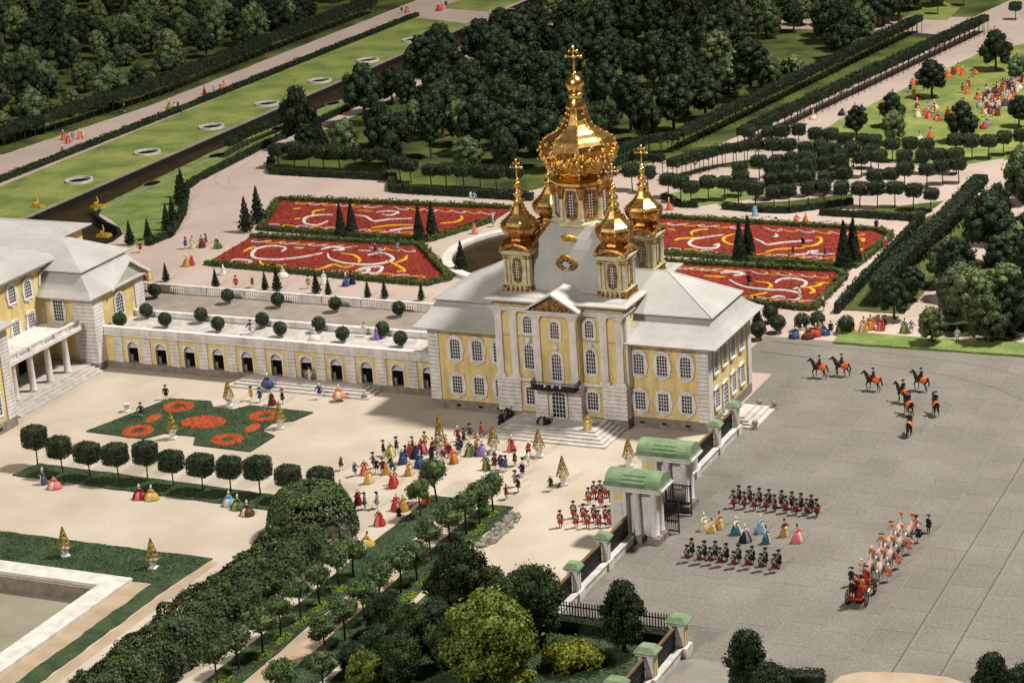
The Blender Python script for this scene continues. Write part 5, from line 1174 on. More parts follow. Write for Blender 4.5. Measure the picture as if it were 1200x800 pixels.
# ================================================================== PEOPLE, HORSES, SMALL THINGS
def skin_mesh(name, V, Ed, Rr, root=0, sub=1):
    """continuous body grown round a posed skeleton"""
    me = bpy.data.meshes.new(name); me.from_pydata(V, Ed, [])
    o = bpy.data.objects.new(name, me); COL.objects.link(o)
    sk = o.modifiers.new('s', 'SKIN'); sk.use_smooth_shade = True
    for i, d in enumerate(me.skin_vertices[0].data):
        r = Rr[i]; d.radius = r if isinstance(r, tuple) else (r, r); d.use_root = (i == root)
    if sub: o.modifiers.new('u', 'SUBSURF').levels = sub
    dg_ = bpy.context.evaluated_depsgraph_get(); out = bpy.data.meshes.new_from_object(o.evaluated_get(dg_))
    bpy.data.objects.remove(o); out.name = name; return out
def body_skel(leg, arm, sit=False):
    """leg = fore/aft stride, arm = arm spread; faces -Y"""
    V = [(0,0,.98),(0,0,1.15),(0,0,1.36),(0,-.01,1.46),(0,-.02,1.54),(0,-.03,1.64),(0,-.02,1.73)]
    Rr = [(.15,.11),(.14,.10),(.15,.10),.055,(.075,.085),(.085,.10),(.06,.07)]
    Ed = [(0,1),(1,2),(2,3),(3,4),(4,5),(5,6)]
    for s in (-1, 1):
        b = len(V)
        V += [(s*.19,0,1.39),(s*(.24+arm*.1),.02,1.12),(s*(.26+arm*.25),-.12-arm*.05,.92),(s*(.26+arm*.28),-.19-arm*.05,.86)]
        Rr += [.06,.05,.038,.035]; Ed += [(2,b),(b,b+1),(b+1,b+2),(b+2,b+3)]
        b = len(V); k = s*leg
        if sit:
            V += [(s*.11,-.02,.90),(s*.15,-.42,.88),(s*.15,-.46,.48),(s*.15,-.46,.10),(s*.15,-.60,.06)]
        else:
            V += [(s*.10,0,.86),(s*.11,-.05-k*.12,.50),(s*.11,k*-.05+.02,.26),(s*.11,-k*.20+.03,.09),(s*.12,-k*.20-.11,.04)]
        Rr += [.095,.07,.062,.04,.042]; Ed += [(0,b),(b,b+1),(b+1,b+2),(b+2,b+3),(b+3,b+4)]
    return V, Ed, Rr
BODY = {}
for nm, a in (('stand',(0.15,.1)),('walk',(1.0,.4)),('open',(.3,1.0)),('sit',(0,.2))):
    sk_ = body_skel(a[0], a[1], nm == 'sit'); BODY[nm] = (skin_mesh('body', *sk_), sk_)
_bm = {}
def body(pose, mats):      # skin, breeches, stockings, shoes
    k = (pose, tuple(m_.name for m_ in mats))
    if k not in _bm:
        me = BODY[pose][0].copy(); me.materials.clear()
        for m_ in mats: me.materials.append(m_)
        for p_ in me.polygons:
            c = p_.center
            p_.material_index = 0 if (c.z > 1.42 or (abs(c.x) > .2 and c.z > .8 and c.z < 1.0)) else (3 if c.z < .09 else 2 if c.z < .48 else 1)
        _bm[k] = me
    return _bm[k]
_cm = {}
def cached(key, fn):
    if key not in _cm: _cm[key] = fn()
    return _cm[key]
def sleeves(b, pose, r=.075):
    V = BODY[pose][1][0]
    for i in (7, 16): b.tube([V[i],V[i+1],V[i+2]], [r*1.05,r,r*.85], 7)
def coat_mesh(pose, col, length=.62, flare=.30, tail=None):
    def f():
        b = MB(); b.lathe([(.05,1.46),(.14,1.43),(.20,1.36),(.195,1.2),(.165,1.04),(.18,.97)], 12, sy=.78)
        b.lathe([(.175,1.0),(.22,.88),(.26,.76),(flare,length)], 12, sy=.85, mi=1 if tail else 0, wob=lambda a, z: 1+.06*math.sin(6*a)*(1.0-z))
        sleeves(b, pose); return b.mesh('coat', [cloth(col)]+([cloth(tail)] if tail else []), True)
    return cached(('coat',pose,col,length,flare,tail), f)
def tricorn(col='black'):
    def f():
        b = MB().lathe([(.13,1.70),(.125,1.80),(.06,1.86)], 10)
        n = 18; b.add([(0,-.02,1.71)]+[(.25*(1+.18*math.cos(3*(2*PI*k/n+PI/2)))*math.cos(2*PI*k/n), -.02+.25*(1+.18*math.cos(3*(2*PI*k/n+PI/2)))*math.sin(2*PI*k/n), 1.73+.07*(1-math.cos(3*(2*PI*k/n+PI/2)))*.5) for k in range(n)], [(0,k+1,(k+1)%n+1) for k in range(n)])
        return b.mesh('hat', cloth(col))
    return cached(('tri',col), f)
def wig(col):
    def f():
        b = MB().ball((0,.025,1.68), .125, 10); b.ball((0,.10,1.55), .07, 8); return b.mesh('hair', M_WIG if col == 'w' else M_HAIR, True)
    return cached(('wig',col), f)
PANEL = dict(red='salmon', crimson='pink', orange='gold', blue='slate', navy='slate', black='grey', green='olive', white='white', maroon='brown', yellow='cream', gold='cream')
def gown_mesh(col, wide=.62, over=None, sit=False, train=0.0):
    def f():
        b = MB(); h = 1.06
        def wob(a, z): return 1+.085*math.sin(9*a)*(1.1-z)+(train*max(0, math.sin(a))**3*(1-z/1.06))
        pr = [(wide*1.0,.015),(wide*.99,.12),(wide*.93,.35),(wide*.82,.58),(wide*.62,.80),(.30,.97),(.155,1.06)]
        if sit: pr = [(wide*1.15,.015),(wide*1.15,.2),(wide*1.02,.45),(wide*.85,.62),(.40,.74),(.17,.80)]
        b.lathe(pr, 20, sx=1.12, sy=.95, wob=wob, mi=0)
        z0 = -.27 if sit else 0
        b.lathe([(.15,1.04+z0),(.165,1.2+z0),(.19,1.33+z0),(.13,1.42+z0)], 12, sy=.75, mi=1)
        V = BODY['open' if not sit else 'open'][1][0]
        for i in (7, 16): b.tube([Vector(V[i])+Vector((0,0,z0)),Vector(V[i+1])+Vector((0,0,z0)),(Vector(V[i+1])+Vector(V[i+2]))/2+Vector((0,0,z0))], [.075,.065,.09], 7, mi=1)
        for i_, f_ in enumerate(b.f):      # paler petticoat panel in front
            cx_ = sum(b.v[j][0] for j in f_)/len(f_); cy_ = sum(b.v[j][1] for j in f_)/len(f_)
            if b.m[i_] == 0 and cy_ < -.12 and abs(cx_) < -cy_*.42: b.m[i_] = 2
        return b.mesh('gown', [cloth(col), cloth(over or col), cloth(PANEL.get(col, 'cream'))], True)
    return cached(('gown',col,wide,over,sit,train), f)
def updo(col):
    def f():
        b = MB().ball((0,.03,1.68), .12, 10, sz=1.1).ball((0,.06,1.82), .09, 8); return b.mesh('hair', M_WIG if col == 'w' else M_HAIR, True)
    return cached(('updo',col), f)
PPL = {}
def person(x, y, z, kind, cols, rz, zone, sc=1.0, hair=None, pose=None):
    """man / soldier / woman / sitwoman / rider"""
    hair = hair or RND.choice('wwd'); o = None
    if kind in ('man', 'soldier', 'rider'):
        pose = pose or ('sit' if kind == 'rider' else 'stand' if kind == 'soldier' else RND.choice(('walk','stand','open')))
        br = cloth(cols[1]); st = cloth(cols[2] if len(cols) > 2 else 'white')
        o = ob('person', body(pose, [M_SKIN, br, st, M_LEATHER]), None, (x,y,z), rz, sc)
        if kind == 'rider': ob('coat', coat_mesh(pose, cols[0], .80, .30), o)
        elif kind == 'soldier':
            ob('coat', coat_mesh(pose, cols[0], .50, .33, cols[1]), o); ob('cross_belt', BELT, o)
        else: ob('coat', coat_mesh(pose, cols[0]), o)
        ob('hair', wig(hair), o)
        if kind != 'man' or RND.random() < .6: ob('hat', tricorn('black'), o)
    else:
        sit = kind == 'sitwoman'
        o = ob('person', body('open', [M_SKIN, cloth(cols[0]), cloth(cols[0]), M_LEATHER]), None, (x,y,z), rz, sc)
        if sit:
            o.location.z = z-.27*sc; g = ob('gown', gown_mesh(cols[0], .62, cols[1] if len(cols) > 1 else None, True), o, (0,0,.27))
        else: ob('gown', gown_mesh(cols[0], RND.choice((.42,.48,.56)), cols[1] if len(cols) > 1 else None, False, RND.choice((0,.25,.6))), o)
        ob('hair', updo(hair), o)
    o['category'] = 'person'; o['group'] = zone[0]
    w_ = {'man':'coat','soldier':'uniform','rider':'riding coat'}.get(kind, 'gown')
    lab = f"person in {cols[0]} {w_}{' sitting' if kind=='sitwoman' else ''} {zone[1]}"
    PPL.setdefault(zone[0], []).append((scr(o.location)[0], o, lab))
    return o
bm_ = MB()
for s in (-1, 1): bm_.tube([(s*.17,-.16,1.38),(0,-.185,1.18),(-s*.17,-.16,.98)], .028, 4)
BELT = bm_.mesh('cross_belt', cloth('white'))
def PG(px, py, kind, cols, rz, zone, z=0.0, **k):
    p = G(px, py, z); return person(p.x, p.y, z, kind, cols, rz, zone, **k)
GCOL = 'red crimson orange yellow gold green blue skyblue maroon pink purple olive salmon white cream teal'.split()
MCOL = 'navy brown maroon darkgreen slate crimson black teal grey blue'.split()
def join_stuff(name, objs, label, cat):
    """far-off people that read as one mass: one object"""
    V, F, MI, ML = [], [], [], []
    for o in objs:
        mw = Matrix.LocRotScale(o.location, o.rotation_euler, o.scale)
        for c in [o]+list(o.children):
            m_ = mw if c is o else mw @ Matrix.LocRotScale(c.location, c.rotation_euler, c.scale); k0 = len(V)
            V += [tuple(m_ @ v.co) for v in c.data.vertices]
            for p_ in c.data.polygons:
                F.append([k0+i for i in p_.vertices]); mm = c.data.materials[p_.material_index]
                if mm not in ML: ML.append(mm)
                MI.append(ML.index(mm))
    for o in objs:
        for c in list(o.children): bpy.data.objects.remove(c)
        bpy.data.objects.remove(o)
    me = bpy.data.meshes.new(name); me.from_pydata(V, [], F)
    for mm in ML: me.materials.append(mm)
    me.polygons.foreach_set('material_index', MI); me.polygons.foreach_set('use_smooth', [True]*len(F)); me.update()
    return tag(ob(name, me, kind='stuff'), label, cat)
# --- soldiers on the parade ground (two double ranks) and inside the gate
c1 = lambda pts: cv(780, 540, 5.0, pts)
Z1 = ('soldiers of the far rank', 'in the far rank on the parade ground'); Z2 = ('soldiers of the near rank', 'in the near rank on the parade ground')
for px, py in c1([(400,275),(462,280),(520,290),(588,290),(640,296),(705,305),(765,314),(828,318),(886,326)]): PG(px, py, 'soldier', ('darkgreen','crimson','black'), RND.uniform(-.35,.35)-.3, Z1, sc=RND.uniform(.94,1.06), pose=RND.choice(('stand','stand','open')), hair='d')
for px, py in c1([(432,232),(494,236),(552,248),(608,255),(682,262),(742,270),(795,278),(856,290)]): PG(px, py+2, 'soldier', ('darkgreen','maroon','black'), RND.uniform(-.15,.15)-.3, Z1, hair='d')
for px, py in c1([(128,592),(200,602),(264,607),(322,618),(402,628),(484,632),(562,645),(640,652)]): PG(px, py, 'soldier', ('darkgreen','maroon','white'), RND.uniform(-.35,.35)-.3, Z2, sc=RND.uniform(.94,1.06), pose=RND.choice(('stand','stand','walk')), hair='d')
for px, py in c1([(156,556),(230,570),(294,572),(358,585),(430,595),(510,602),(586,612),(664,625)]): PG(px, py, 'soldier', ('darkgreen','darkgreen','black'), RND.uniform(-.15,.15)-.3, Z2, hair='d')
c2 = lambda pts: cv(640, 500, 3.636, pts)
Z3 = ('soldiers inside the gate', 'drilling inside the gate')
for px, py in c2([(62,428),(118,388),(128,428),(160,400),(178,430),(206,405),(226,428),(256,408),(273,426),(299,408),(183,330),(206,303),(234,340),(254,303),(282,336),(302,330),(232,300),(270,300)]): PG(px, py, 'soldier', (RND.choice(('maroon','darkgreen','maroon')),'red','black'), .2+RND.uniform(-.2,.2), Z3, hair='d')
# --- ladies on the parade ground
Z4 = ('court party on the parade ground', 'between the two ranks of soldiers')
for (px, py), kd, cl_ in zip(c1([(228,405),(318,398),(415,428),(468,474),(560,420),(592,482),(700,442),(775,475),(275,418)]), ['woman']*9, [('cream','white'),('yellow','gold'),('teal','white'),('black','white'),('skyblue','skyblue'),('teal','skyblue'),('gold','maroon'),('pink','salmon'),('yellow','cream')]):
    PG(px, py, kd, cl_, RND.uniform(.8,1.6), Z4, sc=.8 if cl_ == ('yellow','cream') else 1.0)
# --- strolling crowd in the court
Z5 = ('strolling court crowd', 'in the crowd before the church')
c3 = lambda pts: cv(380, 470, 5.0, pts)
CR = [(102,405,'man','brown'),(182,438,'man','slate'),(262,480,'woman','yellow'),(290,392,'man','slate'),(240,430,'woman','red'),(345,425,'man','maroon'),(350,320,'man','black'),(388,325,'woman','olive'),(390,402,'woman','navy'),(408,487,'woman','red'),
      (460,365,'woman','blue'),(480,352,'man','slate'),(503,318,'woman','red'),(540,330,'woman','navy'),(560,385,'woman','blue'),(500,432,'woman','gold'),(575,300,'woman','crimson'),(592,270,'man','gold'),(640,335,'woman','navy'),(735,330,'man','maroon'),(760,362,'woman','orange'),(785,235,'man','crimson'),
      (800,300,'man','maroon'),(855,222,'man','slate'),(855,318,'woman','green'),(905,285,'woman','gold'),(922,210,'man','red'),(700,360,'man','brown'),(662,300,'man','navy'),(200,605,'woman','maroon'),(240,632,'man','slate'),(312,628,'man','grey'),(325,725,'woman','red'),(440,702,'man','black'),(425,635,'woman','red'),(465,640,'woman','gold'),(100,555,'woman','olive'),(598,600,'woman','orange'),(820,250,'man','darkgreen'),(720,300,'woman','salmon'),(520,300,'man','brown'),(425,300,'man','darkgreen'),
      (1000,370,'man','brown'),(1035,400,'man','navy'),(1065,412,'man','slate'),(950,400,'woman','green'),(1005,285,'woman','white')]
for k in range(10):
    t_, u_ = RND.random(), RND.random(); kd_ = RND.choice(('woman','woman','man')); CR.append((250+640*t_+60*u_, 455-190*t_+120*u_-40, kd_, RND.choice(GCOL if kd_ == 'woman' else MCOL)))
for px, py, kd, cl_ in CR:
    (qx, qy), = c3([(px, py)]); PG(qx, qy, kd, (cl_,) if kd == 'woman' else (cl_, RND.choice(MCOL)), RND.uniform(-2.5,2.5), Z5)
c4 = lambda pts: cv(380, 440, 3.076, pts)
for px, py, kd, cl_ in ((676,272,'woman','red'),(688,325,'man','brown'),(738,290,'man','red'),(735,325,'man','white'),(718,355,'man','white'),(715,365,'man','navy'),(700,420,'man','black'),(658,445,'man','red'),(690,400,'man','grey'),(640,345,'man','blue'),(818,415,'man','darkgreen'),(615,340,'man','brown'),(640,180,'woman','black')):
    (qx, qy), = c4([(px, py)]); PG(qx, qy, kd, (cl_,) if kd == 'woman' else (cl_, RND.choice(MCOL)), RND.uniform(-2.5,2.5), Z5)
# --- on the steps
Z6 = ('people at the church steps', 'on the church steps'); Z7 = ('people at the gallery steps', 'at the gallery steps')
person(-2.2,-4.2,1.0,'sitwoman',('black','white'),0,Z6); person(3.2,-4.7,1.0,'woman',('yellow','gold'),.4,Z6); person(-7.4,-2.2,.2,'woman',('black','black'),-.3,Z6)
c5 = lambda pts: cv(240, 430, 5.4545, pts)
for px, py, kd, cl_, zz in ((300,215,'man','yellow',0),(355,225,'man','blue',0),(432,242,'woman','maroon',0),(500,235,'man','black',0),(735,195,'man','blue',.2),(858,195,'sitwoman','salmon',.42),(402,120,'sitwoman','blue',.6),(672,92,'man','cream',.85),(942,92,'man','maroon',.85),(372,20,'man','crimson',.85)):
    (qx, qy), = c5([(px, py)]); PG(qx, qy, kd, (cl_,) if kd != 'man' else (cl_, cl_), RND.uniform(-.6,.6), Z7, z=zz)
# --- seated ladies on the court strip, gardeners at the bed
Z8 = ('people sitting by the tree strip', 'beside the tree strip')
for px, py, kd, cl_ in ((51,567,'woman','slate'),(64,572,'sitwoman','pink'),(164,584,'sitwoman','crimson'),(178,585,'sitwoman','yellow'),(269,592,'sitwoman','skyblue'),(279,596,'sitwoman','green'),(290,603,'sitwoman','brown')): PG(px, py, kd, (cl_,), RND.uniform(-.5,.5), Z8)
Z9 = ('people at the flower bed', 'beside the court flower bed')
for px, py, kd, cl_ in ((166,489,'man','navy'),(195,468,'man','black')): PG(px, py, kd, (cl_,cl_), .5, Z9)
Z10 = ('people by the tunnel pavilion', 'resting beside the leafy pavilion')
for px, py, kd, cl_ in ((431,640,'sitwoman','yellow'),(420,644,'sitwoman','white')): PG(px, py, kd, (cl_,), RND.uniform(-.5,.5), Z10)
# --- terrace
Z11 = ('people on the gallery terrace', 'on the gallery roof terrace')
for x, y, kd, cl_ in ((-44.5,6.2,'man','white'),(-36.2,6.4,'sitwoman','white'),(-31.0,9.2,'man','white'),(-29.0,8.6,'woman','purple'),(-45.2,6.9,'man','darkgreen')): person(x, y, 4.5, kd, (cl_,) if kd != 'man' else (cl_,cl_), RND.uniform(-1,1), Z11)
# --- garden paths
Z12 = ('strollers behind the gallery', 'on the path behind the gallery')
for px, py, kd, cl_ in ((218,292,'man','blue'),(226,291,'woman','cream'),(237,290,'woman','maroon'),(242,288,'man','crimson'),(219,312,'woman','gold'),(225,311,'woman','red'),(255,291,'woman','green'),(165,296,'man','maroon'),(167,328,'woman','red'),(175,328,'woman','yellow'),(277,338,'man','red'),(296,337,'man','maroon'),(262,322,'woman','white'),(332,325,'sitwoman','white'),(446,302,'man','white'),(440,298,'man','navy'),(406,335,'woman','blue'),(413,333,'woman','navy'),(380,333,'woman','white'),(556,274,'woman','salmon'),(578,266,'man','grey'),(466,296,'man','grey'),(362,338,'man','olive')): PG(px, py, kd, (cl_,) if kd != 'man' else (cl_,'brown'), RND.uniform(-3,3), Z12)
Z13 = ('strollers on the canal avenue', 'strolling on the canal avenue')
for px, py, kd, cl_ in ((75,164,'woman','orange'),(80,168,'woman','red'),(86,165,'man','grey'),(94,163,'woman','salmon'),(98,163,'man','cream'),(74,181,'man','gold'),(146,132,'man','black'),(199,127,'woman','olive'),(209,128,'man','brown'),(205,131,'man','white'),(240,111,'woman','maroon'),(251,109,'man','skyblue'),(259,107,'woman','orange'),(263,106,'man','salmon'),(471,16,'man','black'),(477,15,'woman','red'),(514,13,'woman','red'),(520,11,'woman','salmon'),(523,9,'man','navy')): PG(px, py, kd, (cl_,) if kd != 'man' else (cl_,'brown'), RND.uniform(-3,3), Z13)
Z14 = ('strollers by the far parterres', 'beyond the red parterres')
for px, py, kd, cl_ in ((784,246,'woman','orange'),(885,253,'woman','skyblue'),(934,264,'woman','salmon'),(944,263,'woman','orange'),(1027,270,'man','navy'),(1038,293,'man','red'),(941,290,'man','black'),(967,302,'man','slate'),(965,364,'man','brown'),(878,335,'man','black'),(937,350,'man','white'),(765,150,'man','red'),(910,88,'man','black'),(915,90,'woman','maroon'),(795,168,'man','cream'),(1186,196,'woman','teal'),(552,236,'man','white'),(556,237,'man','skyblue'),(930,300,'man','brown'),(893,178,'man','white'),(945,158,'man','white'),(996,200,'man','white')): PG(px, py, kd, (cl_,) if kd != 'man' else (cl_,'brown'), RND.uniform(-3,3), Z14)
Z15 = ('spectators at the end of the parade ground', 'beside the grass verge')
c6 = lambda pts: cv(860, 360, 8.5714, pts)
for px, py, kd, cl_ in ((615,305,'sitwoman','blue'),(690,300,'sitwoman','cream'),(745,312,'sitwoman','maroon'),(822,285,'sitwoman','red'),(860,270,'man','gold'),(905,272,'sitwoman','blue'),(975,275,'man','black'),(1060,250,'woman','green'),(1185,255,'woman','orange')): 
    (qx, qy), = c6([(px, py)]); PG(qx, qy, kd, (cl_,) if kd != 'man' else (cl_,'brown'), RND.uniform(-.8,.8), Z15)
for px, py, kd, cl_ in ((1012,388,'woman','gold'),(1020,386,'woman','orange'),(1032,387,'woman','red'),(1037,386,'man','maroon'),(1060,390,'woman','green'),(1068,390,'man','grey'),(1122,400,'man','white')): PG(px, py, kd, (cl_,) if kd != 'man' else (cl_,'brown'), RND.uniform(-.8,.8), Z15)
# --- meadow crowd
Z16 = ('picnic crowd on the meadow', 'in the meadow crowd')
c7 = lambda pts: cv(1040, 70, 7.275, pts)
r_ = random.Random(9); MEAD = [(215,225),(250,245),(290,220),(330,195),(350,225),(195,280),(225,320),(265,345),(255,415),(250,440),(258,490),(340,450),(350,505),(330,480),(400,420),(400,460),(430,520),(380,480),(440,185),(520,155),(560,130),(600,110),(640,140),(745,130),(745,150),(515,490),(690,240),(680,300),(640,290),(275,690),(365,670),(820,590),(850,560)]
for k in range(72):
    t, u = r_.random(), r_.random(); MEAD.append((760+390*t+60*u, 330-150*t+180*u*(1-.3*t)))
for k in range(10): MEAD.append((840+r_.uniform(0,130), 420+r_.uniform(0,80)))
_far = []
for im, (px, py) in enumerate(MEAD):
    (qx, qy), = c7([(px, py)]); kd = r_.choice(('woman','woman','sitwoman','man')); cl_ = r_.choice('red orange salmon crimson white gold skyblue navy maroon cream orange red grey slate'.split())
    o = PG(qx, qy, kd, (cl_,) if kd != 'man' else (cl_, r_.choice(MCOL)), r_.uniform(-3,3), Z16)
    if im >= 33: _far.append(o); PPL[Z16[0]].pop()
join_stuff('picnic_crowd', _far, 'dense picnic crowd on the far side of the meadow', 'crowd')
for px, py, cl_ in ((987,135,'black'),(993,150,'grey'),(1008,142,'white'),(1010,130,'navy'),(953,140,'cream')): PG(px, py, 'sitwoman', (cl_,), RND.uniform(-3,3), Z16)

# --- horses
def horse_mesh(name, ph, m_):
    V = [(-.62,0,1.38),(-.1,0,1.33),(.45,0,1.40),(.72,0,1.62),(.95,0,2.0),(1.08,0,2.12),(1.32,0,1.92),(1.46,0,1.78)]
    Rr = [(.30,.30),(.31,.33),(.27,.31),(.17,.24),(.11,.17),(.11,.14),(.085,.10),(.06,.07)]
    Ed = [(0,1),(1,2),(2,3),(3,4),(4,5),(5,6),(6,7)]
    for s in (-1, 1):
        a = ph*s
        b = len(V); V += [(.50,s*.17,1.12),(.56+a*.22,s*.17,.72),(.52+a*.12,s*.17,.36),(.55+a*.10,s*.17,.06)]; Rr += [.12,.075,.05,.065]; Ed += [(2,b),(b,b+1),(b+1,b+2),(b+2,b+3)]
        b = len(V); V += [(-.62,s*.18,1.08),(-.52-a*.15,s*.18,.82),(-.74-a*.25,s*.18,.46),(-.68-a*.22,s*.18,.06)]; Rr += [.17,.10,.055,.065]; Ed += [(0,b),(b,b+1),(b+1,b+2),(b+2,b+3)]
    me = skin_mesh(name, V, Ed, Rr, 1); me.materials.clear(); me.materials.append(m_); return me
def horse_parts(hair_m):
    mane = MB()
    for k in range(9):
        t = k/8; mane.box(.55+t*.45-.07,.55+t*.45+.05,-.03,.03,1.62+t*.42,1.90+t*.38)
    tail = MB().tube([(-.88,0,1.45),(-1.05,0,1.3),(-1.12,0,.95),(-1.08,0,.6)], [.06,.10,.10,.03], 6)
    ears = MB()
    for s in (-1, 1): ears.frus((1.02,1.10,s*.07-.03,s*.07+.03),2.2,(1.05,1.07,s*.07-.005,s*.07+.005),2.36)
    return [('mane', mane.mesh('mane', hair_m)), ('tail', tail.mesh('tail', hair_m, True)), ('ears', ears.mesh('ears', hair_m))]
HB = [horse_mesh('horse', p_, M_HORSEB) for p_ in (.9, -.9)]; HW = [horse_mesh('horse', p_, M_HORSEW) for p_ in (.5, -.5)]
HPB, HPW = horse_parts(M_LEATHER), horse_parts(M_WIG)
shab = MB()
for s in (-1, 1): shab.add([(-.92,s*.12,1.70),(-.10,s*.12,1.70),(-.12,s*.37,1.42),(-.2,s*.40,1.05),(-.62,s*.42,1.0),(-.92,s*.36,1.34)], [(0,1,2,5),(2,3,4,5)])
shab.add([(-.92,-.12,1.70),(-.10,-.12,1.70),(-.10,.12,1.70),(-.92,.12,1.70)], [(0,1,2,3)])
SHAB = shab.mesh('saddle_cloth', mat('orange_saddle_cloth', (.55,.08,.015), .75, col2=(.62,.22,.03), scale=2.2, contrast=(.45,.6)))
SADDLE = MB().frus((-.32,.22,-.24,.24),1.66,(-.26,.14,-.16,.16),1.80).mesh('saddle', M_LEATHER)
def horse(x, y, rz, white, lab, grp, k=0, rider=None):
    o = ob('horse', (HW if white else HB)[k%2], None, (x,y,.03), rz); tag(o, lab, 'horse', grp)
    for n_, me in (HPW if white else HPB): ob(n_, me, o)
    if rider:
        ob('saddle_cloth', SHAB, o); ob('saddle', SADDLE, o)
        person(x-.06*math.cos(rz), y-.06*math.sin(rz), .03+.88, 'rider', ('navy','red','black'), rz+PI/2, ('mounted guards', 'riding a dark horse'), hair='w', pose='sit')
    return o
RID = [(960,443,PI-.1),(986,441,PI-.1),(1023,458,PI-.15),(1058,472,PI-.5),(1079,458,PI-.35),(1096,486,PI-1.1),(1066,510,PI-1.45),(1064,486,PI-.85)]
for i, (px, py, rz) in enumerate(RID):
    p = G(px, py); horse(p.x, p.y, rz, False, 'dark horse with orange saddle cloth trotting in the mounted file, %s from the church' % nth([0,1,2,3,5,7,6,4][i]), 'horses of the mounted file', i, True)
# --- state coach with white team
PLUME = MB().lathe([(.03,0),(.10,.18),(.19,.36),(.17,.50),(.06,.58)], 8).mesh('plume', mat('orange_plume', (.75,.20,.07), .9))
HARN = MB().tube([(.30,-.33,1.5),(.36,0,1.74),(.30,.33,1.5),(.34,.28,1.1),(.36,0,1.02),(.34,-.28,1.1),(.30,-.33,1.5)], .05, 5).box(-.7,.3,-.06,.06,1.66,1.70).mesh('harness', cloth('salmon'))
CXX = 42.6
for r in range(4):
    for s in (-1, 1):
        y = -32.2+r*3.0; o = horse(CXX+s*.5+(.1*r), y, PI/2+RND.uniform(-.06,.06), True, 'white coach horse with orange plume, %s pair from the coach, %s side' % (nth(r), 'court' if s < 0 else 'open'), 'coach horses', r+(s > 0))
        ob('plume', PLUME, o, (1.02,0,2.2)); ob('harness', HARN, o)
Z17 = ('coach attendants', 'walking beside the coach team')
for r in range(4):
    for s in (-1, 1):
        person(CXX+s*1.3+.1*r, -31.8+r*3.0+RND.uniform(-.4,.4), .03, 'man', (RND.choice(('black','salmon','navy')) if s > 0 else RND.choice(('salmon','cream')),'black','white'), PI+RND.uniform(-.3,.3), Z17)
person(CXX+1.9, -20.2, .03, 'man', ('black','black','black'), PI-.4, Z17); person(CXX-1.6, -33.9, .03, 'man', ('black','black','black'), PI, Z17)
person(CXX+.8, -20.6, .03, 'man', ('salmon','white','white'), PI, Z17)
co = thing('coach', 'open red state coach with gilt trim and large dark wheels', 'carriage', (CXX,-36.4,.03))
M_COACH = mat('red_coach_lacquer', (.32,.018,.012), .4, col2=(.20,.010,.008), scale=2, spec=.5)
def cp(n_, mb, m_, sm=False): return part(n_, mb, m_, co, sm)
bodyp = [(-1.6,1.25),(-1.85,1.7),(-1.75,2.3),(-1.45,2.35),(-1.35,1.75),(.2,1.7),(.35,2.15),(.6,2.2),(.75,1.6),(.5,1.2),(-.4,1.0)]
nb = len(bodyp); cb = MB().add([(CXX+s*.8, -36.4+y, z) for s in (-1, 1) for y, z in bodyp], [tuple(range(nb))[::-1], tuple(range(nb,2*nb))]+[(i,(i+1)%nb,nb+(i+1)%nb,nb+i) for i in range(nb)])
cp('coach_body', cb, M_COACH)
cp('gilt_trim', MB().tube([(CXX-.82,-36.4+y,z) for y, z in bodyp], .06, 5).tube([(CXX+.82,-36.4+y,z) for y, z in bodyp], .06, 5), M_GOLD)
cp('seat', MB().box(CXX-.7,CXX+.7,-37.7,-36.9,1.75,2.0), cloth('red')); cp('box_seat', MB().box(CXX-.55,CXX+.55,-35.0,-34.4,1.3,1.9), M_COACH)
cp('rear_stand', MB().box(CXX-.75,CXX+.75,-38.9,-38.2,.95,1.1).box(CXX-.7,CXX+.7,-38.3,-38.15,1.1,1.9), M_COACH)
cp('pole', MB().tube([(CXX,-38.5,.75),(CXX,-34.2,.75),(CXX,-30.5,.95)], .07, 6), M_LEATHER)
for y, r in ((-38.0,.85),(-34.7,.62)):
    cp('axle', MB().tube([(CXX-1.05,y,r),(CXX+1.05,y,r)], .06, 6), M_LEATHER)
    for s in (-1, 1):
        x = CXX+s*1.05
        wh = cp('wheel', MB().tube([(x,y+(r-.05)*math.cos(2*PI*k/20),r+(r-.05)*math.sin(2*PI*k/20)) for k in range(21)], .07, 6), M_LEATHER)
        sp = MB()
        for k in range(10): a = 2*PI*k/10; sp.tube([(x,y,r),(x,y+(r-.08)*math.cos(a),r+(r-.08)*math.sin(a))], .03, 4)
        part('spokes', sp, M_LEATHER, wh, kind='stuff'); part('hub', MB().ball((x,y,r), .14, 8), M_GOLD, wh)
person(CXX-.3,-37.5,1.15,'man',('orange','gold','white'),PI,('people on the coach','riding on the red coach'),pose='sit'); person(CXX+.35,-37.5,1.15,'man',('gold','orange','white'),PI,('people on the coach','riding on the red coach'),pose='sit')
person(CXX-.3,-38.6,1.1,'man',('black','black','white'),PI,('people on the coach','riding on the red coach'),pose='stand'); person(CXX+.1,-34.7,1.05,'man',('red','black','white'),PI,('people on the coach','riding on the red coach'),pose='sit')
co.scale = (.82,.82,.82)
for o_ in [e[1] for e in PPL['people on the coach']]: o_.location = (CXX+(o_.location.x-CXX)*.82, -36.4+(o_.location.y+36.4)*.82, o_.location.z*.82)
for zn, L in PPL.items():
    L.sort(key=lambda e: e[0])
    for i, (_, o, lab) in enumerate(L): o['label'] = lab+', '+nth(i)+' from the left'

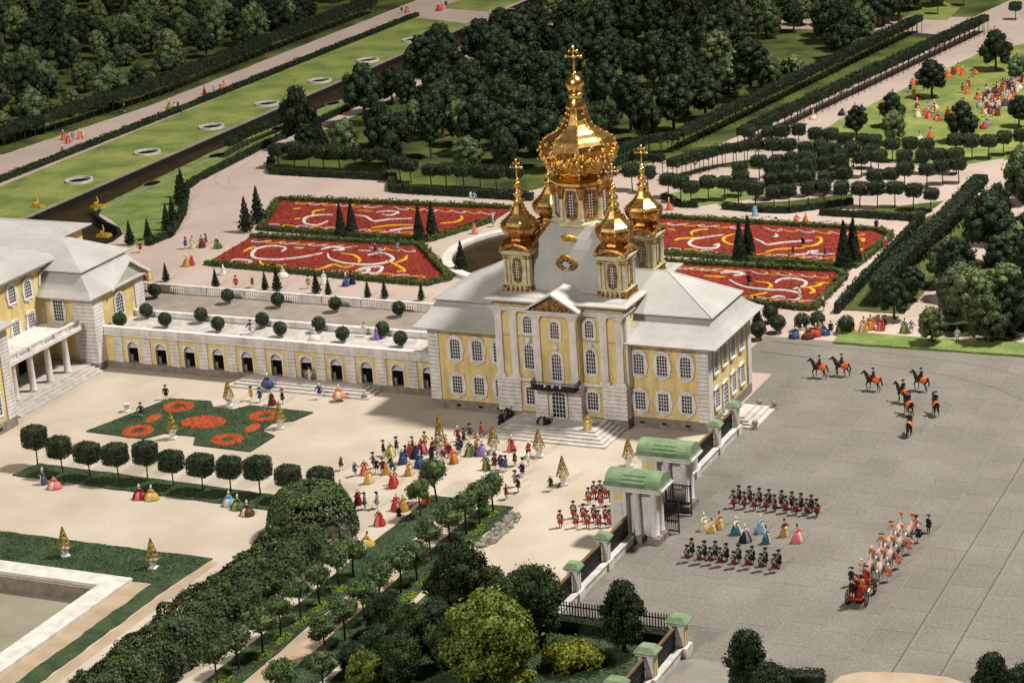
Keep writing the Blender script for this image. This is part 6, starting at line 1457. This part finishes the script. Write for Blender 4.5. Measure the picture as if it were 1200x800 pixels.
# --- gilt pyramid topiaries in stone pots
n = 420; t = NPR.uniform(0, 1, n); a = NPR.uniform(0, 2*PI, n)
PYR = leaf_mesh('pyramid_foliage', np.stack([(.62*(1-t)+.05)*np.cos(a), (.62*(1-t)+.05)*np.sin(a), 1.05+t*2.0], 1), np.stack([np.cos(a), np.sin(a), np.full(n,.3)], 1), .085, mat('gilt_leaf', (.40,.27,.06), .5, .3, col2=(.16,.12,.03), scale=3, island=.5))
fr = MB()
for k in range(6): a_ = 2*PI*k/6; fr.tube([(.66*math.cos(a_),.66*math.sin(a_),1.0),(.03*math.cos(a_),.03*math.sin(a_),3.15)], .045, 4)
for z_ in (1.05,1.5,2.0,2.5): fr.tube([(.66*(1-(z_-1.0)/2.2)*math.cos(2*PI*j/14),.66*(1-(z_-1.0)/2.2)*math.sin(2*PI*j/14),z_) for j in range(15)], .045, 4)
PFR = fr.mesh('gilt_frame', mat('dull_gilt_frame', (.50,.34,.10), .5, .4, col2=(.28,.18,.05), scale=3))
POT = MB().box(-.42,.42,-.42,.42,0,.14).lathe([(.30,.14),(.26,.3),(.40,.75),(.46,.95),(.40,.98)], 8, ph=PI/8).mesh('pot', M_STONEW)
PBS = [(269,476,'beside the flower bed, farthest from the tunnel'),(203,514,'at the near notch of the flower bed'),(329,502,'at the church side of the flower bed'),(517,538,'tall one amid the strolling crowd'),(579,531,'at the foot of the church steps'),(632,535,'in front of the church steps'),(660,568,'on the open court sand near the soldiers'),(737,546,'beside the gate pier nearer the church'),(77,652,'on the pool lawn farther from the tunnel'),(180,666,'on the pool lawn nearer the tunnel')]
for px, py, wh_ in PBS:
    p = G(px, py); o = ob('pyramid_topiary', None, None, (p.x,p.y,.05), RND.uniform(0,1), (1,1,1.7) if px == 517 else 1.0)
    tag(o, 'gilt pyramid topiary in a stone pot '+wh_, 'topiary', 'gilt pyramid topiaries')
    for n_, me in (('pot', POT), ('pyramid_foliage', PYR), ('gilt_frame', PFR)): ob(n_, me, o)
# empty stone pot by the bed
p = G(149,482); tag(ob('stone_pot', POT, None, (p.x,p.y,.02)), 'empty pale stone pot beside the flower bed', 'pot')
# gilt statues at the canal head
for px, py, wh_ in ((44,243,'on the wide lawn beside the palace roof'),(115,243,'on the narrow lawn at the canal head'),(122,277,'beside the canal basin')):
    p = G(px, py); t = thing('gilt_statue', 'gilt reclining statue '+wh_, 'statue', (p.x,p.y,0), group='gilt statues at the canal')
    part('pedestal', MB().frus((p.x-1.1,p.x+1.1,p.y-.7,p.y+.7),0,(p.x-.9,p.x+.9,p.y-.55,p.y+.55),.45), M_GOLDY, t)
    V, Ed, Rr = body_skel(.6,.9,True)
    me = cached('statue', lambda: skin_mesh('figure', V, Ed, Rr)); me.materials.clear(); me.materials.append(M_GOLDY)
    o = ob('figure', me, t, (0,0,-.2), RND.uniform(-1,1), 1.15)
# white statues in the woods
for px, py, wh_ in ((52,132,'at the edge of the wood beyond the avenue'),(826,26,'in the clearing deep in the wood')):
    p = G(px, py); t = thing('white_statue', 'white marble statue '+wh_, 'statue', (p.x,p.y,0))
    part('pedestal', MB().box(p.x-.5,p.x+.5,p.y-.5,p.y+.5,0,1.2), M_WHT, t)
    me = BODY['open'][0].copy(); me.materials.clear(); me.materials.append(M_WHT); ob('figure', me, t, (0,0,1.2), .5)
    ob('drapery', gown_mesh('white', .5), t, (0,0,1.2), .5)
